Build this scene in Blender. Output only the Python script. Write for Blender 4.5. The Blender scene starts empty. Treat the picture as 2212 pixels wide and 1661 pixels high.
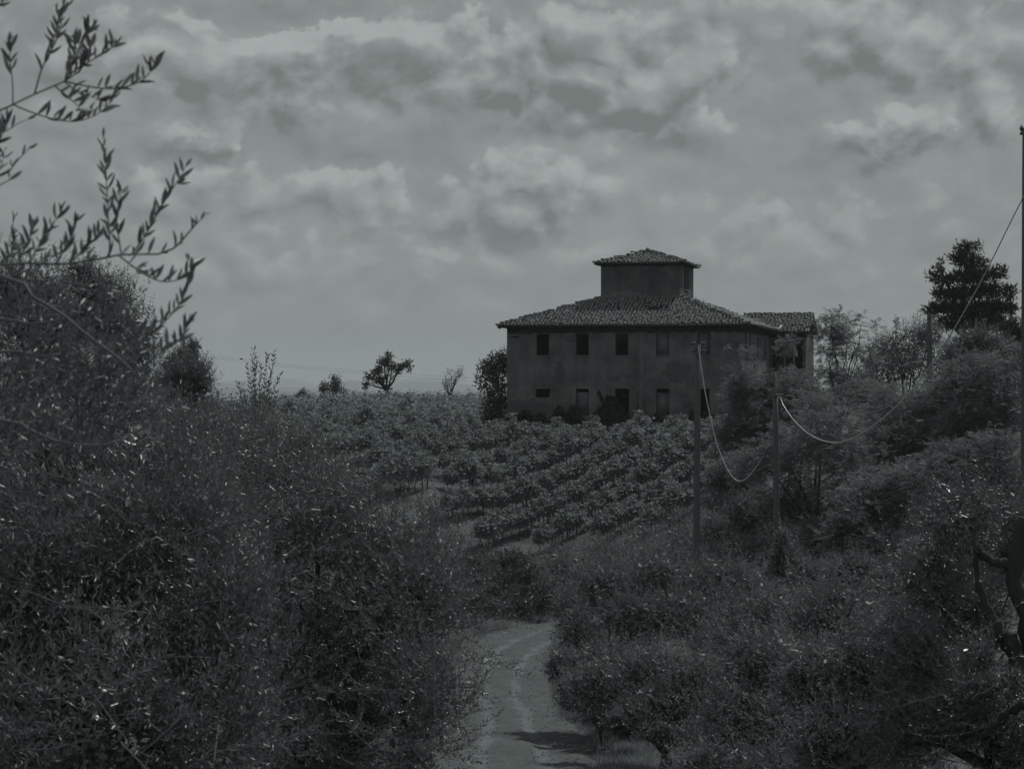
import bpy, math, random
import numpy as np
from mathutils import Vector

# ------------------------------------------------------------------ camera, sky, sun, exposure
SC = bpy.context.scene
COL = SC.collection
EYE = 14.0                      # metres above the datum
FPX = 4590.0                    # focal length in units of a 2212 px wide frame
CXP, HZ = 1106.0, 830.5

cam_d = bpy.data.cameras.new('camera')
cam = bpy.data.objects.new('camera', cam_d)
COL.objects.link(cam)
cam.location = (0, 0, EYE)
cam.rotation_euler = (math.radians(90), 0, 0)
cam_d.sensor_width = 36.0
cam_d.lens = 36.0 * FPX / 2212.0
cam_d.clip_start = 0.2
cam_d.clip_end = 40000
cam_d.dof.use_dof = True
cam_d.dof.focus_distance = 45.0
cam_d.dof.aperture_fstop = 7.0
SC.camera = cam

SUN_EL = math.radians(55)
SUN_AZ = math.radians(36)       # clockwise from +Y (the view direction): behind the house, to the right
sun_dir = Vector((math.cos(SUN_EL) * math.sin(SUN_AZ), math.cos(SUN_EL) * math.cos(SUN_AZ), math.sin(SUN_EL)))

SC.view_settings.view_transform = 'Standard'
SC.view_settings.look = 'None'
SC.view_settings.gamma = 1.0
SC.view_settings.use_curve_mapping = False
SC.view_settings.exposure = -1.1

sun_l = bpy.data.lights.new('sun', 'SUN')
sun_l.energy = 5.0
sun_l.angle = math.radians(0.5)
sun_l.color = (0.96, 1.0, 0.985)
sun_o = bpy.data.objects.new('sun', sun_l)
COL.objects.link(sun_o)
sun_o.location = (60, 80, 120)
sun_o.rotation_euler = (-sun_dir).to_track_quat('-Z', 'Y').to_euler()

world = bpy.data.worlds.new('World')
SC.world = world
world.use_nodes = True


class NT:
    """small helper for node trees"""
    def __init__(self, tree):
        self.t = tree
        self.t.nodes.clear()

    def n(self, kind, **kw):
        nd = self.t.nodes.new(kind)
        for k, v in kw.items():
            setattr(nd, k, v)
        return nd

    def link(self, a, b):
        self.t.links.new(a, b)

    def put(self, sock, val):
        if hasattr(val, 'is_output'):
            self.link(val, sock)
        else:
            sock.default_value = val

    def math(self, op, a, b=0.0, c=None, clamp=False):
        nd = self.n('ShaderNodeMath', operation=op)
        nd.use_clamp = clamp
        self.put(nd.inputs[0], a)
        self.put(nd.inputs[1], b)
        if c is not None:
            self.put(nd.inputs[2], c)
        return nd.outputs[0]

    def vmath(self, op, a, b=(0, 0, 0)):
        nd = self.n('ShaderNodeVectorMath', operation=op)
        self.put(nd.inputs[0], a)
        self.put(nd.inputs[1], b)
        return nd.outputs['Value'] if op in ('LENGTH', 'DOT_PRODUCT') else nd.outputs[0]

    def noise(self, vec, scale, detail=4.0, rough=0.55, dist=0.0, lac=2.0):
        nd = self.n('ShaderNodeTexNoise')
        nd.noise_dimensions = '3D'
        self.put(nd.inputs['Vector'], vec)
        nd.inputs['Scale'].default_value = scale
        nd.inputs['Detail'].default_value = detail
        nd.inputs['Roughness'].default_value = rough
        nd.inputs['Lacunarity'].default_value = lac
        nd.inputs['Distortion'].default_value = dist
        return nd.outputs[0]

    def voro(self, vec, scale, detail=0.0, rough=0.5):
        nd = self.n('ShaderNodeTexVoronoi', feature='SMOOTH_F1')
        self.put(nd.inputs['Vector'], vec)
        nd.inputs['Scale'].default_value = scale
        nd.inputs['Detail'].default_value = detail
        nd.inputs['Roughness'].default_value = rough
        nd.inputs['Smoothness'].default_value = 0.6
        return nd.outputs['Distance']

    def ramp(self, fac, lo, hi, a=0.0, b=1.0, smooth=True):
        nd = self.n('ShaderNodeMapRange')
        nd.interpolation_type = 'SMOOTHSTEP' if smooth else 'LINEAR'
        self.put(nd.inputs['Value'], fac)
        nd.inputs['From Min'].default_value = lo
        nd.inputs['From Max'].default_value = hi
        nd.inputs['To Min'].default_value = a
        nd.inputs['To Max'].default_value = b
        return nd.outputs[0]

    def mixf(self, f, a, b):
        nd = self.n('ShaderNodeMix', data_type='FLOAT')
        self.put(nd.inputs[0], f)
        self.put(nd.inputs[2], a)
        self.put(nd.inputs[3], b)
        return nd.outputs[0]

    def grey(self, v, tint=(0.93, 1.0, 1.01)):
        nd = self.n('ShaderNodeCombineColor')
        for i in range(3):
            self.put(nd.inputs[i], self.math('MULTIPLY', v, tint[i]))
        return nd.outputs[0]


def pxdir(px, py):
    return Vector(((px - CXP) / FPX, 1.0, (HZ - py) / FPX)).normalized()


def build_world():
    nt = NT(world.node_tree)
    out = nt.n('ShaderNodeOutputWorld')
    bg = nt.n('ShaderNodeBackground')
    bg.inputs['Strength'].default_value = 0.1
    sky = nt.n('ShaderNodeTexSky', sky_type='NISHITA')
    sky.sun_disc = False
    sky.sun_elevation = SUN_EL
    sky.sun_rotation = SUN_AZ
    bw = nt.n('ShaderNodeRGBToBW')
    nt.link(sky.outputs[0], bw.inputs[0])
    tc = nt.n('ShaderNodeTexCoord')
    d = tc.outputs['Generated']

    # cloud masses: (px, py, half width px, half height px, weight)
    blobs = [(300, 115, 170, 62, .5), (560, 120, 120, 78, .75), (650, 175, 70, 45, .5),
             (860, 85, 150, 75, .7), (1130, 150, 170, 85, .7), (1320, 165, 110, 85, .7), (1405, 220, 60, 40, .4),
             (1545, 190, 70, 65, .8), (1430, 45, 180, 45, .5), (1890, 90, 110, 80, .7), (2120, 70, 110, 70, .5),
             (1945, 287, 75, 33, .8), (2165, 240, 38, 32, .5), (770, 420, 90, 55, .6), (1090, 425, 140, 42, .75), (1130, 375, 60, 35, .5),
             (445, 290, 75, 24, .6), (400, 420, 160, 70, .35), (760, 550, 120, 50, .45), (1650, 480, 140, 70, .4),
             (1800, 570, 110, 45, .35), (960, 575, 80, 50, .4), (580, 590, 90, 40, .35),
             (630, 14, 220, 26, -.9), (1060, 28, 90, 36, -.6), (380, 325, 340, 22, -.5), (1690, 235, 75, 90, -.7),
             (930, 325, 100, 60, -.55), (1810, 205, 100, 45, -.4), (930, 490, 280, 14, -.4), (1500, 330, 160, 30, -.35), (1980, 350, 160, 22, -.4)]

    def density(vec, detail, tag_):
        # warp the coordinates so that every mass gets a billowing outline
        w = nt.n('ShaderNodeTexNoise')
        nt.put(w.inputs['Vector'], nt.vmath('MULTIPLY', vec, (1, 1, 1.3)))
        w.inputs['Scale'].default_value = 24
        w.inputs['Detail'].default_value = detail - 2.0
        w.inputs['Roughness'].default_value = 0.62
        off = nt.vmath('MULTIPLY', nt.vmath('SUBTRACT', w.outputs['Color'], (.5, .5, .5)), (.066, .066, .055))
        p = nt.vmath('ADD', vec, off)
        tot = None
        for (px, py, rx, ry, wt) in blobs:
            c = pxdir(px, py)
            q = nt.vmath('MULTIPLY', nt.vmath('SUBTRACT', p, tuple(c)), (FPX / rx, 3.0, FPX / ry))
            l2 = nt.vmath('DOT_PRODUCT', q, q)
            g = nt.math('MULTIPLY', nt.math('POWER', 0.5, l2), wt)
            tot = g if tot is None else nt.math('ADD', tot, g)
        f = nt.noise(nt.vmath('MULTIPLY', vec, (1, 1, 1.7)), 13, detail, 0.6)
        r = nt.n('ShaderNodeTexNoise')
        r.noise_type = 'RIDGED_MULTIFRACTAL'
        nt.put(r.inputs['Vector'], nt.vmath('MULTIPLY', nt.vmath('ADD', vec, nt.vmath('MULTIPLY', off, (.3, .3, .3))), (1, 1, 1.3)))
        r.inputs['Scale'].default_value = 34
        r.inputs['Detail'].default_value = detail - 1.5
        r.inputs['Roughness'].default_value = 0.5
        r.inputs['Offset'].default_value = 0.9
        r.inputs['Gain'].default_value = 1.4
        f2 = nt.math('MULTIPLY', nt.math('SUBTRACT', f, 0.5), 1.0)
        v2 = nt.math('MULTIPLY', nt.math('SUBTRACT', 0.5, r.outputs[0]), BIL)
        return nt.math('ADD', nt.math('ADD', tot, f2), v2)

    BIL = 0.48
    D0 = density(d, 7.0, 0)
    D1 = density(nt.vmath('ADD', d, (0.0040, 0.0, 0.0080)), 5.0, 1)
    rim = nt.math('SUBTRACT', D0, D1)
    soft = nt.noise(nt.vmath('MULTIPLY', d, (1, 1, 2.4)), 9, 7, 0.64)
    mask = nt.math('MAXIMUM', nt.ramp(D0, -0.06, 0.30), nt.math('MULTIPLY', nt.ramp(D1, -0.2, 0.6), .85))
    lit = nt.math('SUBTRACT', nt.ramp(rim, -0.6, 0.6, smooth=False), .5)
    fine = nt.noise(nt.vmath('ADD', nt.vmath('MULTIPLY', d, (1, 1, 1.4)), nt.vmath('MULTIPLY', d, (0, 0, 0))), 60, 5, 0.6)
    # underlying layer of grey stratocumulus with a faint relief, Nishita showing through as a thin veil
    gap = nt.math('ADD', nt.math('MULTIPLY', nt.math('MINIMUM', bw.outputs[0], 6.0), 0.02), 0.60)
    gap = nt.math('ADD', gap, nt.math('MULTIPLY', nt.math('SUBTRACT', soft, 0.5), 0.42))
    gap = nt.math('ADD', gap, nt.math('MULTIPLY', lit, 0.12))
    gap = nt.math('ADD', gap, nt.math('MULTIPLY', nt.math('SUBTRACT', fine, .5), 0.14))
    cl = nt.math('ADD', 0.79, nt.math('MULTIPLY', lit, 0.62))
    cl = nt.math('ADD', cl, nt.math('MULTIPLY', nt.math('SUBTRACT', fine, .5), 0.22))
    cl = nt.math('SUBTRACT', cl, nt.math('MULTIPLY', nt.ramp(D1, 0.2, 1.2), 0.15))
    cl = nt.math('ADD', cl, nt.math('MULTIPLY', nt.math('SUBTRACT', soft, 0.5), 0.3))
    val = nt.mixf(nt.math('MULTIPLY', mask, .9), gap, cl)
    # towards the horizon the clouds flatten into an even pale layer
    sep = nt.n('ShaderNodeSeparateXYZ')
    nt.link(d, sep.inputs[0])
    hz = nt.ramp(sep.outputs[2], 0.0, 0.11, 0.66, 0.0)
    hzv = nt.math('ADD', 0.69, nt.math('MULTIPLY', nt.math('SUBTRACT', soft, 0.5), 0.22))
    val = nt.mixf(hz, val, hzv)
    val = nt.math('ADD', 0.68, nt.math('MULTIPLY', nt.math('SUBTRACT', val, 0.70), 1.0))
    val = nt.math('MAXIMUM', val, 0.46)
    val = nt.math('MULTIPLY', val, 8.2)
    nt.link(nt.grey(val, (0.915, 1.0, 0.985)), bg.inputs['Color'])
    nt.link(bg.outputs[0], out.inputs['Surface'])


build_world()
world.cycles.sampling_method = 'MANUAL'
world.cycles.sample_map_resolution = 512

SC.cycles.use_denoising = True
SC.cycles.max_bounces = 5
SC.cycles.diffuse_bounces = 2
SC.cycles.glossy_bounces = 2
SC.cycles.transmission_bounces = 3
SC.cycles.volume_bounces = 0
SC.cycles.sample_clamp_indirect = 4.0
SC.cycles.caustics_reflective = False
SC.cycles.caustics_refractive = False

rng = np.random.default_rng(7)
random.seed(7)


# ------------------------------------------------------------------ geometry helpers
def P(px, py, d):
    """the place seen at (px, py) of a 2212 px wide frame at a distance of d metres"""
    return np.array([(px - CXP) / FPX * d, d, EYE + (HZ - py) / FPX * d])


def norm(a):
    return a / np.maximum(np.linalg.norm(a, axis=-1, keepdims=True), 1e-9)


class Geo:
    """collects vertices and faces, becomes ONE mesh"""
    def __init__(self):
        self.v, self.f4, self.f3, self.tone4, self.tone3 = [], [], [], [], []
        self.nv = 0

    def add(self, V, quads=None, tris=None, tone=0.5):
        V = np.asarray(V, float).reshape(-1, 3)
        if quads is not None and len(quads):
            q = np.asarray(quads, np.int64).reshape(-1, 4)
            self.f4.append(q + self.nv)
            self.tone4.append(np.broadcast_to(np.asarray(tone, float), (len(q),)) if np.ndim(tone) == 0 else np.asarray(tone, float))
        if tris is not None and len(tris):
            t = np.asarray(tris, np.int64).reshape(-1, 3)
            self.f3.append(t + self.nv)
            self.tone3.append(np.broadcast_to(np.asarray(tone, float), (len(t),)) if np.ndim(tone) == 0 else np.asarray(tone, float))
        self.v.append(V)
        self.nv += len(V)

    def box(self, lo, hi, tone=0.5):
        x0, y0, z0 = lo
        x1, y1, z1 = hi
        V = [(x0, y0, z0), (x1, y0, z0), (x1, y1, z0), (x0, y1, z0), (x0, y0, z1), (x1, y0, z1), (x1, y1, z1), (x0, y1, z1)]
        self.add(V, [(0, 3, 2, 1), (4, 5, 6, 7), (0, 1, 5, 4), (1, 2, 6, 5), (2, 3, 7, 6), (3, 0, 4, 7)], tone=tone)

    def tube(self, pts, radii, sides=6, tone=0.5, cap=True):
        pts = np.asarray(pts, float)
        n = len(pts)
        radii = np.broadcast_to(np.asarray(radii, float), (n,))
        tan = np.gradient(pts, axis=0)
        tan = norm(tan)
        ref = np.array([0.0, 0.0, 1.0]) if abs(tan[0][2]) < 0.85 else np.array([1.0, 0.0, 0.0])
        a = norm(np.cross(tan, ref))
        b = np.cross(tan, a)
        ang = np.linspace(0, 2 * np.pi, sides, endpoint=False)
        ring = (np.cos(ang)[None, :, None] * a[:, None, :] + np.sin(ang)[None, :, None] * b[:, None, :]) * radii[:, None, None]
        V = (pts[:, None, :] + ring).reshape(-1, 3)
        i = np.arange(n - 1)[:, None] * sides
        j = np.arange(sides)[None, :]
        k = (j + 1) % sides
        q = np.stack([i + j, i + k, i + sides + k, i + sides + j], -1).reshape(-1, 4)
        tr = None
        if cap:
            V = np.vstack([V, pts[:1], pts[-1:]])
            c0, c1 = n * sides, n * sides + 1
            tr = [(c0, (jj + 1) % sides, jj) for jj in range(sides)] + \
                 [(c1, (n - 1) * sides + jj, (n - 1) * sides + (jj + 1) % sides) for jj in range(sides)]
        self.add(V, q, None, tone)
        if tr is not None:
            self.f3.append(np.asarray(tr) + self.nv - len(V))
            self.tone3.append(np.full(len(tr), tone if np.ndim(tone) == 0 else 0.5))

    def scatter(self, tmpl, Pb, D, N, L, W, tone):
        """instances of a leaf template: (tv, quads, tris); x runs along D, y across, z along N"""
        tv, q, t = tmpl
        D = norm(D)
        S = norm(np.cross(N, D))
        N = np.cross(D, S)
        L = np.broadcast_to(L, (len(Pb),))[:, None, None]
        W = np.broadcast_to(W, (len(Pb),))[:, None, None]
        V = Pb[:, None, :] + tv[None, :, 0:1] * L * D[:, None, :] + tv[None, :, 1:2] * W * S[:, None, :] + tv[None, :, 2:3] * L * N[:, None, :]
        m = len(tv)
        base = (np.arange(len(Pb)) * m)[:, None, None]
        tone = np.broadcast_to(tone, (len(Pb),))
        Q = None if q is None else (np.asarray(q)[None] + base).reshape(-1, 4)
        T = None if t is None else (np.asarray(t)[None] + base).reshape(-1, 3)
        nv0 = self.nv
        if Q is not None:
            self.f4.append(Q + nv0)
            self.tone4.append(np.repeat(tone, len(q)))
        if T is not None:
            self.f3.append(T + nv0)
            self.tone3.append(np.repeat(tone, len(t)))
        self.v.append(V.reshape(-1, 3))
        self.nv += len(Pb) * m

    def mesh(self, name, mat, origin=(0, 0, 0), smooth=False):
        V = np.vstack(self.v) - np.asarray(origin, float)
        q = np.vstack(self.f4) if self.f4 else np.zeros((0, 4), np.int64)
        t = np.vstack(self.f3) if self.f3 else np.zeros((0, 3), np.int64)
        me = bpy.data.meshes.new(name)
        me.vertices.add(len(V))
        me.vertices.foreach_set('co', V.astype(np.float32).ravel())
        loops = np.concatenate([q.ravel(), t.ravel()]).astype(np.int32)
        me.loops.add(len(loops))
        me.loops.foreach_set('vertex_index', loops)
        nq, n3 = len(q), len(t)
        me.polygons.add(nq + n3)
        starts = np.concatenate([np.arange(nq) * 4, nq * 4 + np.arange(n3) * 3]).astype(np.int32)
        me.polygons.foreach_set('loop_start', starts)
        if smooth:
            me.polygons.foreach_set('use_smooth', np.ones(nq + n3, bool))
        me.update(calc_edges=True)
        tone = np.concatenate([np.concatenate(self.tone4) if self.tone4 else np.zeros(0),
                               np.concatenate(self.tone3) if self.tone3 else np.zeros(0)])
        at = me.attributes.new('tone', 'FLOAT', 'FACE')
        at.data.foreach_set('value', tone.astype(np.float32))
        if mat is not None:
            me.materials.append(mat)
        return me


def link(name, me, parent=None, loc=None):
    o = bpy.data.objects.new(name, me)
    COL.objects.link(o)
    if parent is not None:
        o.parent = parent
    if loc is not None:
        o.location = loc
    return o


def tag(o, label=None, cat=None, group=None, kind=None):
    if label:
        o['label'] = label
    if cat:
        o['category'] = cat
    if group:
        o['group'] = group
    if kind:
        o['kind'] = kind
    return o


def thing(name, loc, label, cat, group=None, rz=0.0):
    o = bpy.data.objects.new(name, None)
    COL.objects.link(o)
    o.empty_display_size = 0.3
    o.location = loc
    o.rotation_euler = (0, 0, rz)
    return tag(o, label, cat, group)


# leaf templates
def T_olive_fine():
    s = [(0, 0, 0), (.3, .42, .03), (.68, .38, .05), (1, 0, .0), (.68, -.38, .05), (.3, -.42, .03), (.5, 0, -.02)]
    return np.array(s, float), None, [(0, 6, 1), (1, 6, 2), (2, 6, 3), (3, 6, 4), (4, 6, 5), (5, 6, 0)]


T_OLIVE = (np.array([(0, 0, 0), (.5, .5, .04), (1, 0, .0), (.5, -.5, .04)], float), None, [(0, 2, 1), (0, 3, 2)])
T_OLIVE4 = (np.array([(0, 0, 0), (.32, .46, .05), (.7, .40, .04), (1, 0, -.02), (.7, -.40, .04), (.32, -.46, .05)], float),
            [(0, 3, 2, 1), (0, 5, 4, 3)], None)


def T_pinnate(pairs=5):
    v, q = [], []
    for i in range(pairs):
        x = .15 + .75 * i / (pairs - 1)
        z = -.25 * x * x
        for s in (1, -1):
            b = len(v)
            v += [(x, .03 * s, z), (x + .05, .45 * s, z + .02), (x + .07, .95 * s, z - .07), (x - .06, .5 * s, z - .01)]
            q.append((b, b + 1, b + 2, b + 3) if s < 0 else (b, b + 3, b + 2, b + 1))
    b = len(v)
    v += [(.93, 0, -.23), (1.06, .2, -.27), (1.22, 0, -.34), (1.06, -.2, -.27)]
    q.append((b, b + 3, b + 2, b + 1))
    return np.array(v, float), q, None


T_VINE = (np.array([(0, 0, 0), (.15, .55, .05), (.7, .5, .0), (1, 0, -.12), (.7, -.5, .0), (.15, -.55, .05)], float),
          [(0, 3, 2, 1), (0, 5, 4, 3)], None)


def T_tuft(n=5, spread=0.5, seed=1, w=.06):
    r = random.Random(seed)
    v, t = [], []
    for i in range(n):
        a = r.uniform(0, 2 * math.pi)
        s = r.uniform(.15, 1) * spread
        b = len(v)
        cx, cy = math.cos(a), math.sin(a)
        bx, by = cx * .12 * r.random(), cy * .12 * r.random()
        v += [(0, bx - cy * w, by + cx * w), (0, bx + cy * w, by - cx * w), (r.uniform(.6, 1.0), bx + cx * s, by + cy * s)]
        t.append((b, b + 1, b + 2))
    return np.array(v, float), None, t


# ------------------------------------------------------------------ materials
def new_mat(name):
    m = bpy.data.materials.new(name)
    m.use_nodes = True
    return m, NT(m.node_tree)


def leaf_material(name, top, under, rough=0.4, spec=0.5, var=0.5, trans=0.25, clump=0.0):
    m, nt = new_mat(name)
    out = nt.n('ShaderNodeOutputMaterial')
    at = nt.n('ShaderNodeAttribute', attribute_name='tone')
    geo = nt.n('ShaderNodeNewGeometry')
    f = nt.math('ADD', 1.0 - var / 2, nt.math('MULTIPLY', at.outputs['Fac'], var))
    a = nt.math('MULTIPLY', f, top)
    b = nt.math('MULTIPLY', f, under)
    v = nt.mixf(geo.outputs['Backfacing'], a, b)
    bs = nt.n('ShaderNodeBsdfPrincipled')
    nt.link(nt.grey(v), bs.inputs['Base Color'])
    bs.inputs['Roughness'].default_value = rough
    bs.inputs['Specular IOR Level'].default_value = spec
    if trans > 0:
        tr = nt.n('ShaderNodeBsdfTranslucent')
        nt.link(nt.grey(nt.math('MULTIPLY', f, top * 1.6)), tr.inputs['Color'])
        mx = nt.n('ShaderNodeMixShader')
        mx.inputs[0].default_value = trans
        nt.link(bs.outputs[0], mx.inputs[1])
        nt.link(tr.outputs[0], mx.inputs[2])
        nt.link(mx.outputs[0], out.inputs['Surface'])
    else:
        nt.link(bs.outputs[0], out.inputs['Surface'])
    return m


def plain_material(name, val, rough=0.8, spec=0.3, nscale=6.0, namt=0.5, bump=0.0, bscale=40.0, metal=0.0, stretch=(1, 1, 1), tint=None):
    m, nt = new_mat(name)
    out = nt.n('ShaderNodeOutputMaterial')
    tc = nt.n('ShaderNodeTexCoord')
    vec = nt.vmath('MULTIPLY', tc.outputs['Object'], stretch)
    nz = nt.noise(vec, nscale, 6, 0.6)
    at = nt.n('ShaderNodeAttribute', attribute_name='tone')
    f = nt.math('ADD', 1 - namt / 2, nt.math('MULTIPLY', nz, namt))
    f = nt.math('MULTIPLY', f, nt.math('ADD', .7, nt.math('MULTIPLY', at.outputs['Fac'], .6)))
    bs = nt.n('ShaderNodeBsdfPrincipled')
    nt.link(nt.grey(nt.math('MULTIPLY', f, val)), bs.inputs['Base Color'])
    bs.inputs['Roughness'].default_value = rough
    bs.inputs['Specular IOR Level'].default_value = spec
    bs.inputs['Metallic'].default_value = metal
    if bump:
        bp = nt.n('ShaderNodeBump')
        bp.inputs['Strength'].default_value = bump
        bp.inputs['Distance'].default_value = 0.03
        nt.link(nt.noise(vec, bscale, 4, 0.6), bp.inputs['Height'])
        nt.link(bp.outputs[0], bs.inputs['Normal'])
    nt.link(bs.outputs[0], out.inputs['Surface'])
    return m


M_OLIVE = leaf_material('olive_leaf', .105, .20, rough=.38, spec=.55, var=.8, trans=.18)
M_OLIVE_FAR = leaf_material('olive_leaf_far', .14, .20, rough=.5, spec=.3, var=.7, trans=.2)
M_LOCUST = leaf_material('locust_leaf', .15, .17, rough=.55, spec=.25, var=.6, trans=.34)
M_VINE = leaf_material('vine_leaf', .21, .21, rough=.65, spec=.15, var=.5, trans=.36)
M_DARK = leaf_material('dark_leaf', .075, .09, rough=.5, spec=.4, var=.7, trans=.12)
M_CONIFER = leaf_material('conifer_needle', .03, .03, rough=.6, spec=.3, var=.7, trans=.04)
M_IVY = leaf_material('ivy_leaf', .028, .04, rough=.5, spec=.3, var=.7, trans=.08)
M_GRASS = leaf_material('grass_blade', .16, .16, rough=.6, spec=.25, var=.8, trans=.3)
M_DRY = leaf_material('dry_grass_blade', .24, .24, rough=.7, spec=.2, var=.6, trans=.3)
M_BARK = plain_material('bark', .055, .95, .1, 5, 1.0, 1.0, 14, stretch=(1, 1, .3))
M_TWIG = plain_material('twig_bark', .16, .75, .3, 30, .5)
M_POLE = plain_material('weathered_pole_wood', .105, .8, .3, 6, .6, .4, 30, stretch=(1, 1, .06))
M_METAL = plain_material('dull_metal', .12, .45, .5, 10, .5)
M_PORCELAIN = plain_material('insulator_ceramic', .07, .25, .5, 10, .3)
M_CABLE = plain_material('cable_sheath', .5, .30, .6, 10, .2)
M_CABLE_DARK = plain_material('wire_dark', .12, .5, .3, 10, .2)
M_PIPE = plain_material('white_pipe', .75, .35, .5, 10, .1)
M_DARKWOOD = plain_material('old_dark_timber', .04, .85, .2, 8, .6)
M_ROOM_SHADE = plain_material('room_shade_plaster', .01, .95, .1, 3, .4)  # near-black colour stands in for the shade inside the rooms
M_BIRD = plain_material('bird_feather', .03, .7, .2, 10, .3)


def tile_material():
    m, nt = new_mat('roof_tile_clay')
    out = nt.n('ShaderNodeOutputMaterial')
    tc = nt.n('ShaderNodeTexCoord')
    geo = nt.n('ShaderNodeNewGeometry')
    at = nt.n('ShaderNodeAttribute', attribute_name='tone')
    oi = nt.n('ShaderNodeObjectInfo')
    nz = nt.noise(geo.outputs['Position'], 9, 5, .65)
    lich = nt.ramp(nt.noise(geo.outputs['Position'], 1.3, 4, .6), .52, .68)
    rnd = nt.math('MULTIPLY', nt.math('ADD', oi.outputs['Random'], at.outputs['Fac']), .5)
    v = nt.math('ADD', .10, nt.math('MULTIPLY', rnd, .16))
    v = nt.math('ADD', v, nt.math('MULTIPLY', nt.math('SUBTRACT', nz, .5), .16))
    v = nt.math('ADD', v, nt.math('MULTIPLY', lich, -.04))
    v = nt.math('MAXIMUM', v, .03)
    bs = nt.n('ShaderNodeBsdfPrincipled')
    nt.link(nt.grey(v), bs.inputs['Base Color'])
    bs.inputs['Roughness'].default_value = .7
    bs.inputs['Specular IOR Level'].default_value = .35
    nt.link(bs.outputs[0], out.inputs['Surface'])
    return m


M_TILE = tile_material()


def plaster_material(name, base, patches=(), eave_shade=None, brick_below=None, light_arcs=()):
    """old render: noise, rain streaks, patches fallen to bare brick (object space x, z)"""
    m, nt = new_mat(name)
    out = nt.n('ShaderNodeOutputMaterial')
    tc = nt.n('ShaderNodeTexCoord')
    ob = tc.outputs['Object']
    n1 = nt.noise(ob, .55, 6, .6)
    n2 = nt.noise(ob, 3.2, 6, .65)
    n3 = nt.noise(nt.vmath('MULTIPLY', ob, (1.5, 1.5, .13)), 1.2, 5, .6)
    v = nt.math('ADD', base * .0, nt.math('MULTIPLY', n1, base * 1.9))
    v = nt.math('ADD', v, nt.math('MULTIPLY', nt.math('SUBTRACT', n2, .5), base * .42))
    v = nt.math('ADD', v, nt.math('MULTIPLY', nt.math('SUBTRACT', n3, .5), base * .7))
    sep = nt.n('ShaderNodeSeparateXYZ')
    nt.link(ob, sep.inputs[0])
    wn = nt.n('ShaderNodeTexNoise')
    nt.link(ob, wn.inputs['Vector'])
    wn.inputs['Scale'].default_value = 1.5
    wn.inputs['Detail'].default_value = 6
    wn.inputs['Roughness'].default_value = .62
    warp = nt.vmath('MULTIPLY', nt.vmath('SUBTRACT', wn.outputs['Color'], (.5, .5, .5)), (1.6, 0, 1.4))
    pw = nt.vmath('ADD', ob, warp)
    for (cx, cz, rx, rz, amt) in light_arcs:
        q = nt.vmath('MULTIPLY', nt.vmath('SUBTRACT', pw, (cx, 0, cz)), (1 / rx, 0, 1 / rz))
        l = nt.vmath('LENGTH', q)
        v = nt.math('ADD', v, nt.math('MULTIPLY', nt.ramp(l, 1.0, .7), amt))
    # bare brick
    br = nt.n('ShaderNodeTexBrick')
    nt.link(nt.vmath('MULTIPLY', ob, (1, 1, 1)), br.inputs['Vector'])
    cmb = nt.n('ShaderNodeCombineXYZ')
    nt.link(nt.math('ADD', sep.outputs[0], sep.outputs[1]), cmb.inputs[0])
    nt.link(sep.outputs[2], cmb.inputs[1])
    nt.link(cmb.outputs[0], br.inputs['Vector'])
    br.inputs['Scale'].default_value = 1
    br.inputs['Brick Width'].default_value = .3
    br.inputs['Row Height'].default_value = .085
    br.inputs['Mortar Size'].default_value = .012
    br.inputs['Color1'].default_value = (base * .55,) * 3 + (1,)
    br.inputs['Color2'].default_value = (base * .85,) * 3 + (1,)
    br.inputs['Mortar'].default_value = (base * .95,) * 3 + (1,)
    bb = nt.n('ShaderNodeRGBToBW')
    nt.link(br.outputs[0], bb.inputs[0])
    mask = None
    for (cx, cz, rx, rz) in patches:
        q = nt.vmath('MULTIPLY', nt.vmath('SUBTRACT', pw, (cx, 0, cz)), (1 / rx, 0, 1 / rz))
        g = nt.ramp(nt.vmath('LENGTH', q), 1.04, .92)
        mask = g if mask is None else nt.math('MAXIMUM', mask, g)
    if brick_below is not None:
        g = nt.ramp(nt.math('ADD', sep.outputs[2], nt.math('MULTIPLY', nt.math('SUBTRACT', wn.outputs[0], .5), 3.0)), brick_below + .15, brick_below - .15)
        mask = g if mask is None else nt.math('MAXIMUM', mask, g)
    if mask is not None:
        v = nt.mixf(nt.math('MULTIPLY', mask, .8), v, nt.math('MULTIPLY', bb.outputs[0], .86))
    if eave_shade is not None:       # eave shadow put into the colour: a dark strip with a ragged lower edge
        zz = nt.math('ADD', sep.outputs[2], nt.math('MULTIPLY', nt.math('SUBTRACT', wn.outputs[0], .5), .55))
        g = nt.ramp(zz, eave_shade - .05, eave_shade + .07)
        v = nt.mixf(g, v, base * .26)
    v = nt.math('MAXIMUM', v, .02)
    bs = nt.n('ShaderNodeBsdfPrincipled')
    nt.link(nt.grey(v), bs.inputs['Base Color'])
    bs.inputs['Roughness'].default_value = .95
    bs.inputs['Specular IOR Level'].default_value = .1
    bp = nt.n('ShaderNodeBump')
    bp.inputs['Strength'].default_value = .5
    bp.inputs['Distance'].default_value = .03
    nt.link(nt.noise(ob, 9, 6, .6), bp.inputs['Height'])
    nt.link(bp.outputs[0], bs.inputs['Normal'])
    nt.link(bs.outputs[0], out.inputs['Surface'])
    return m


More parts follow.
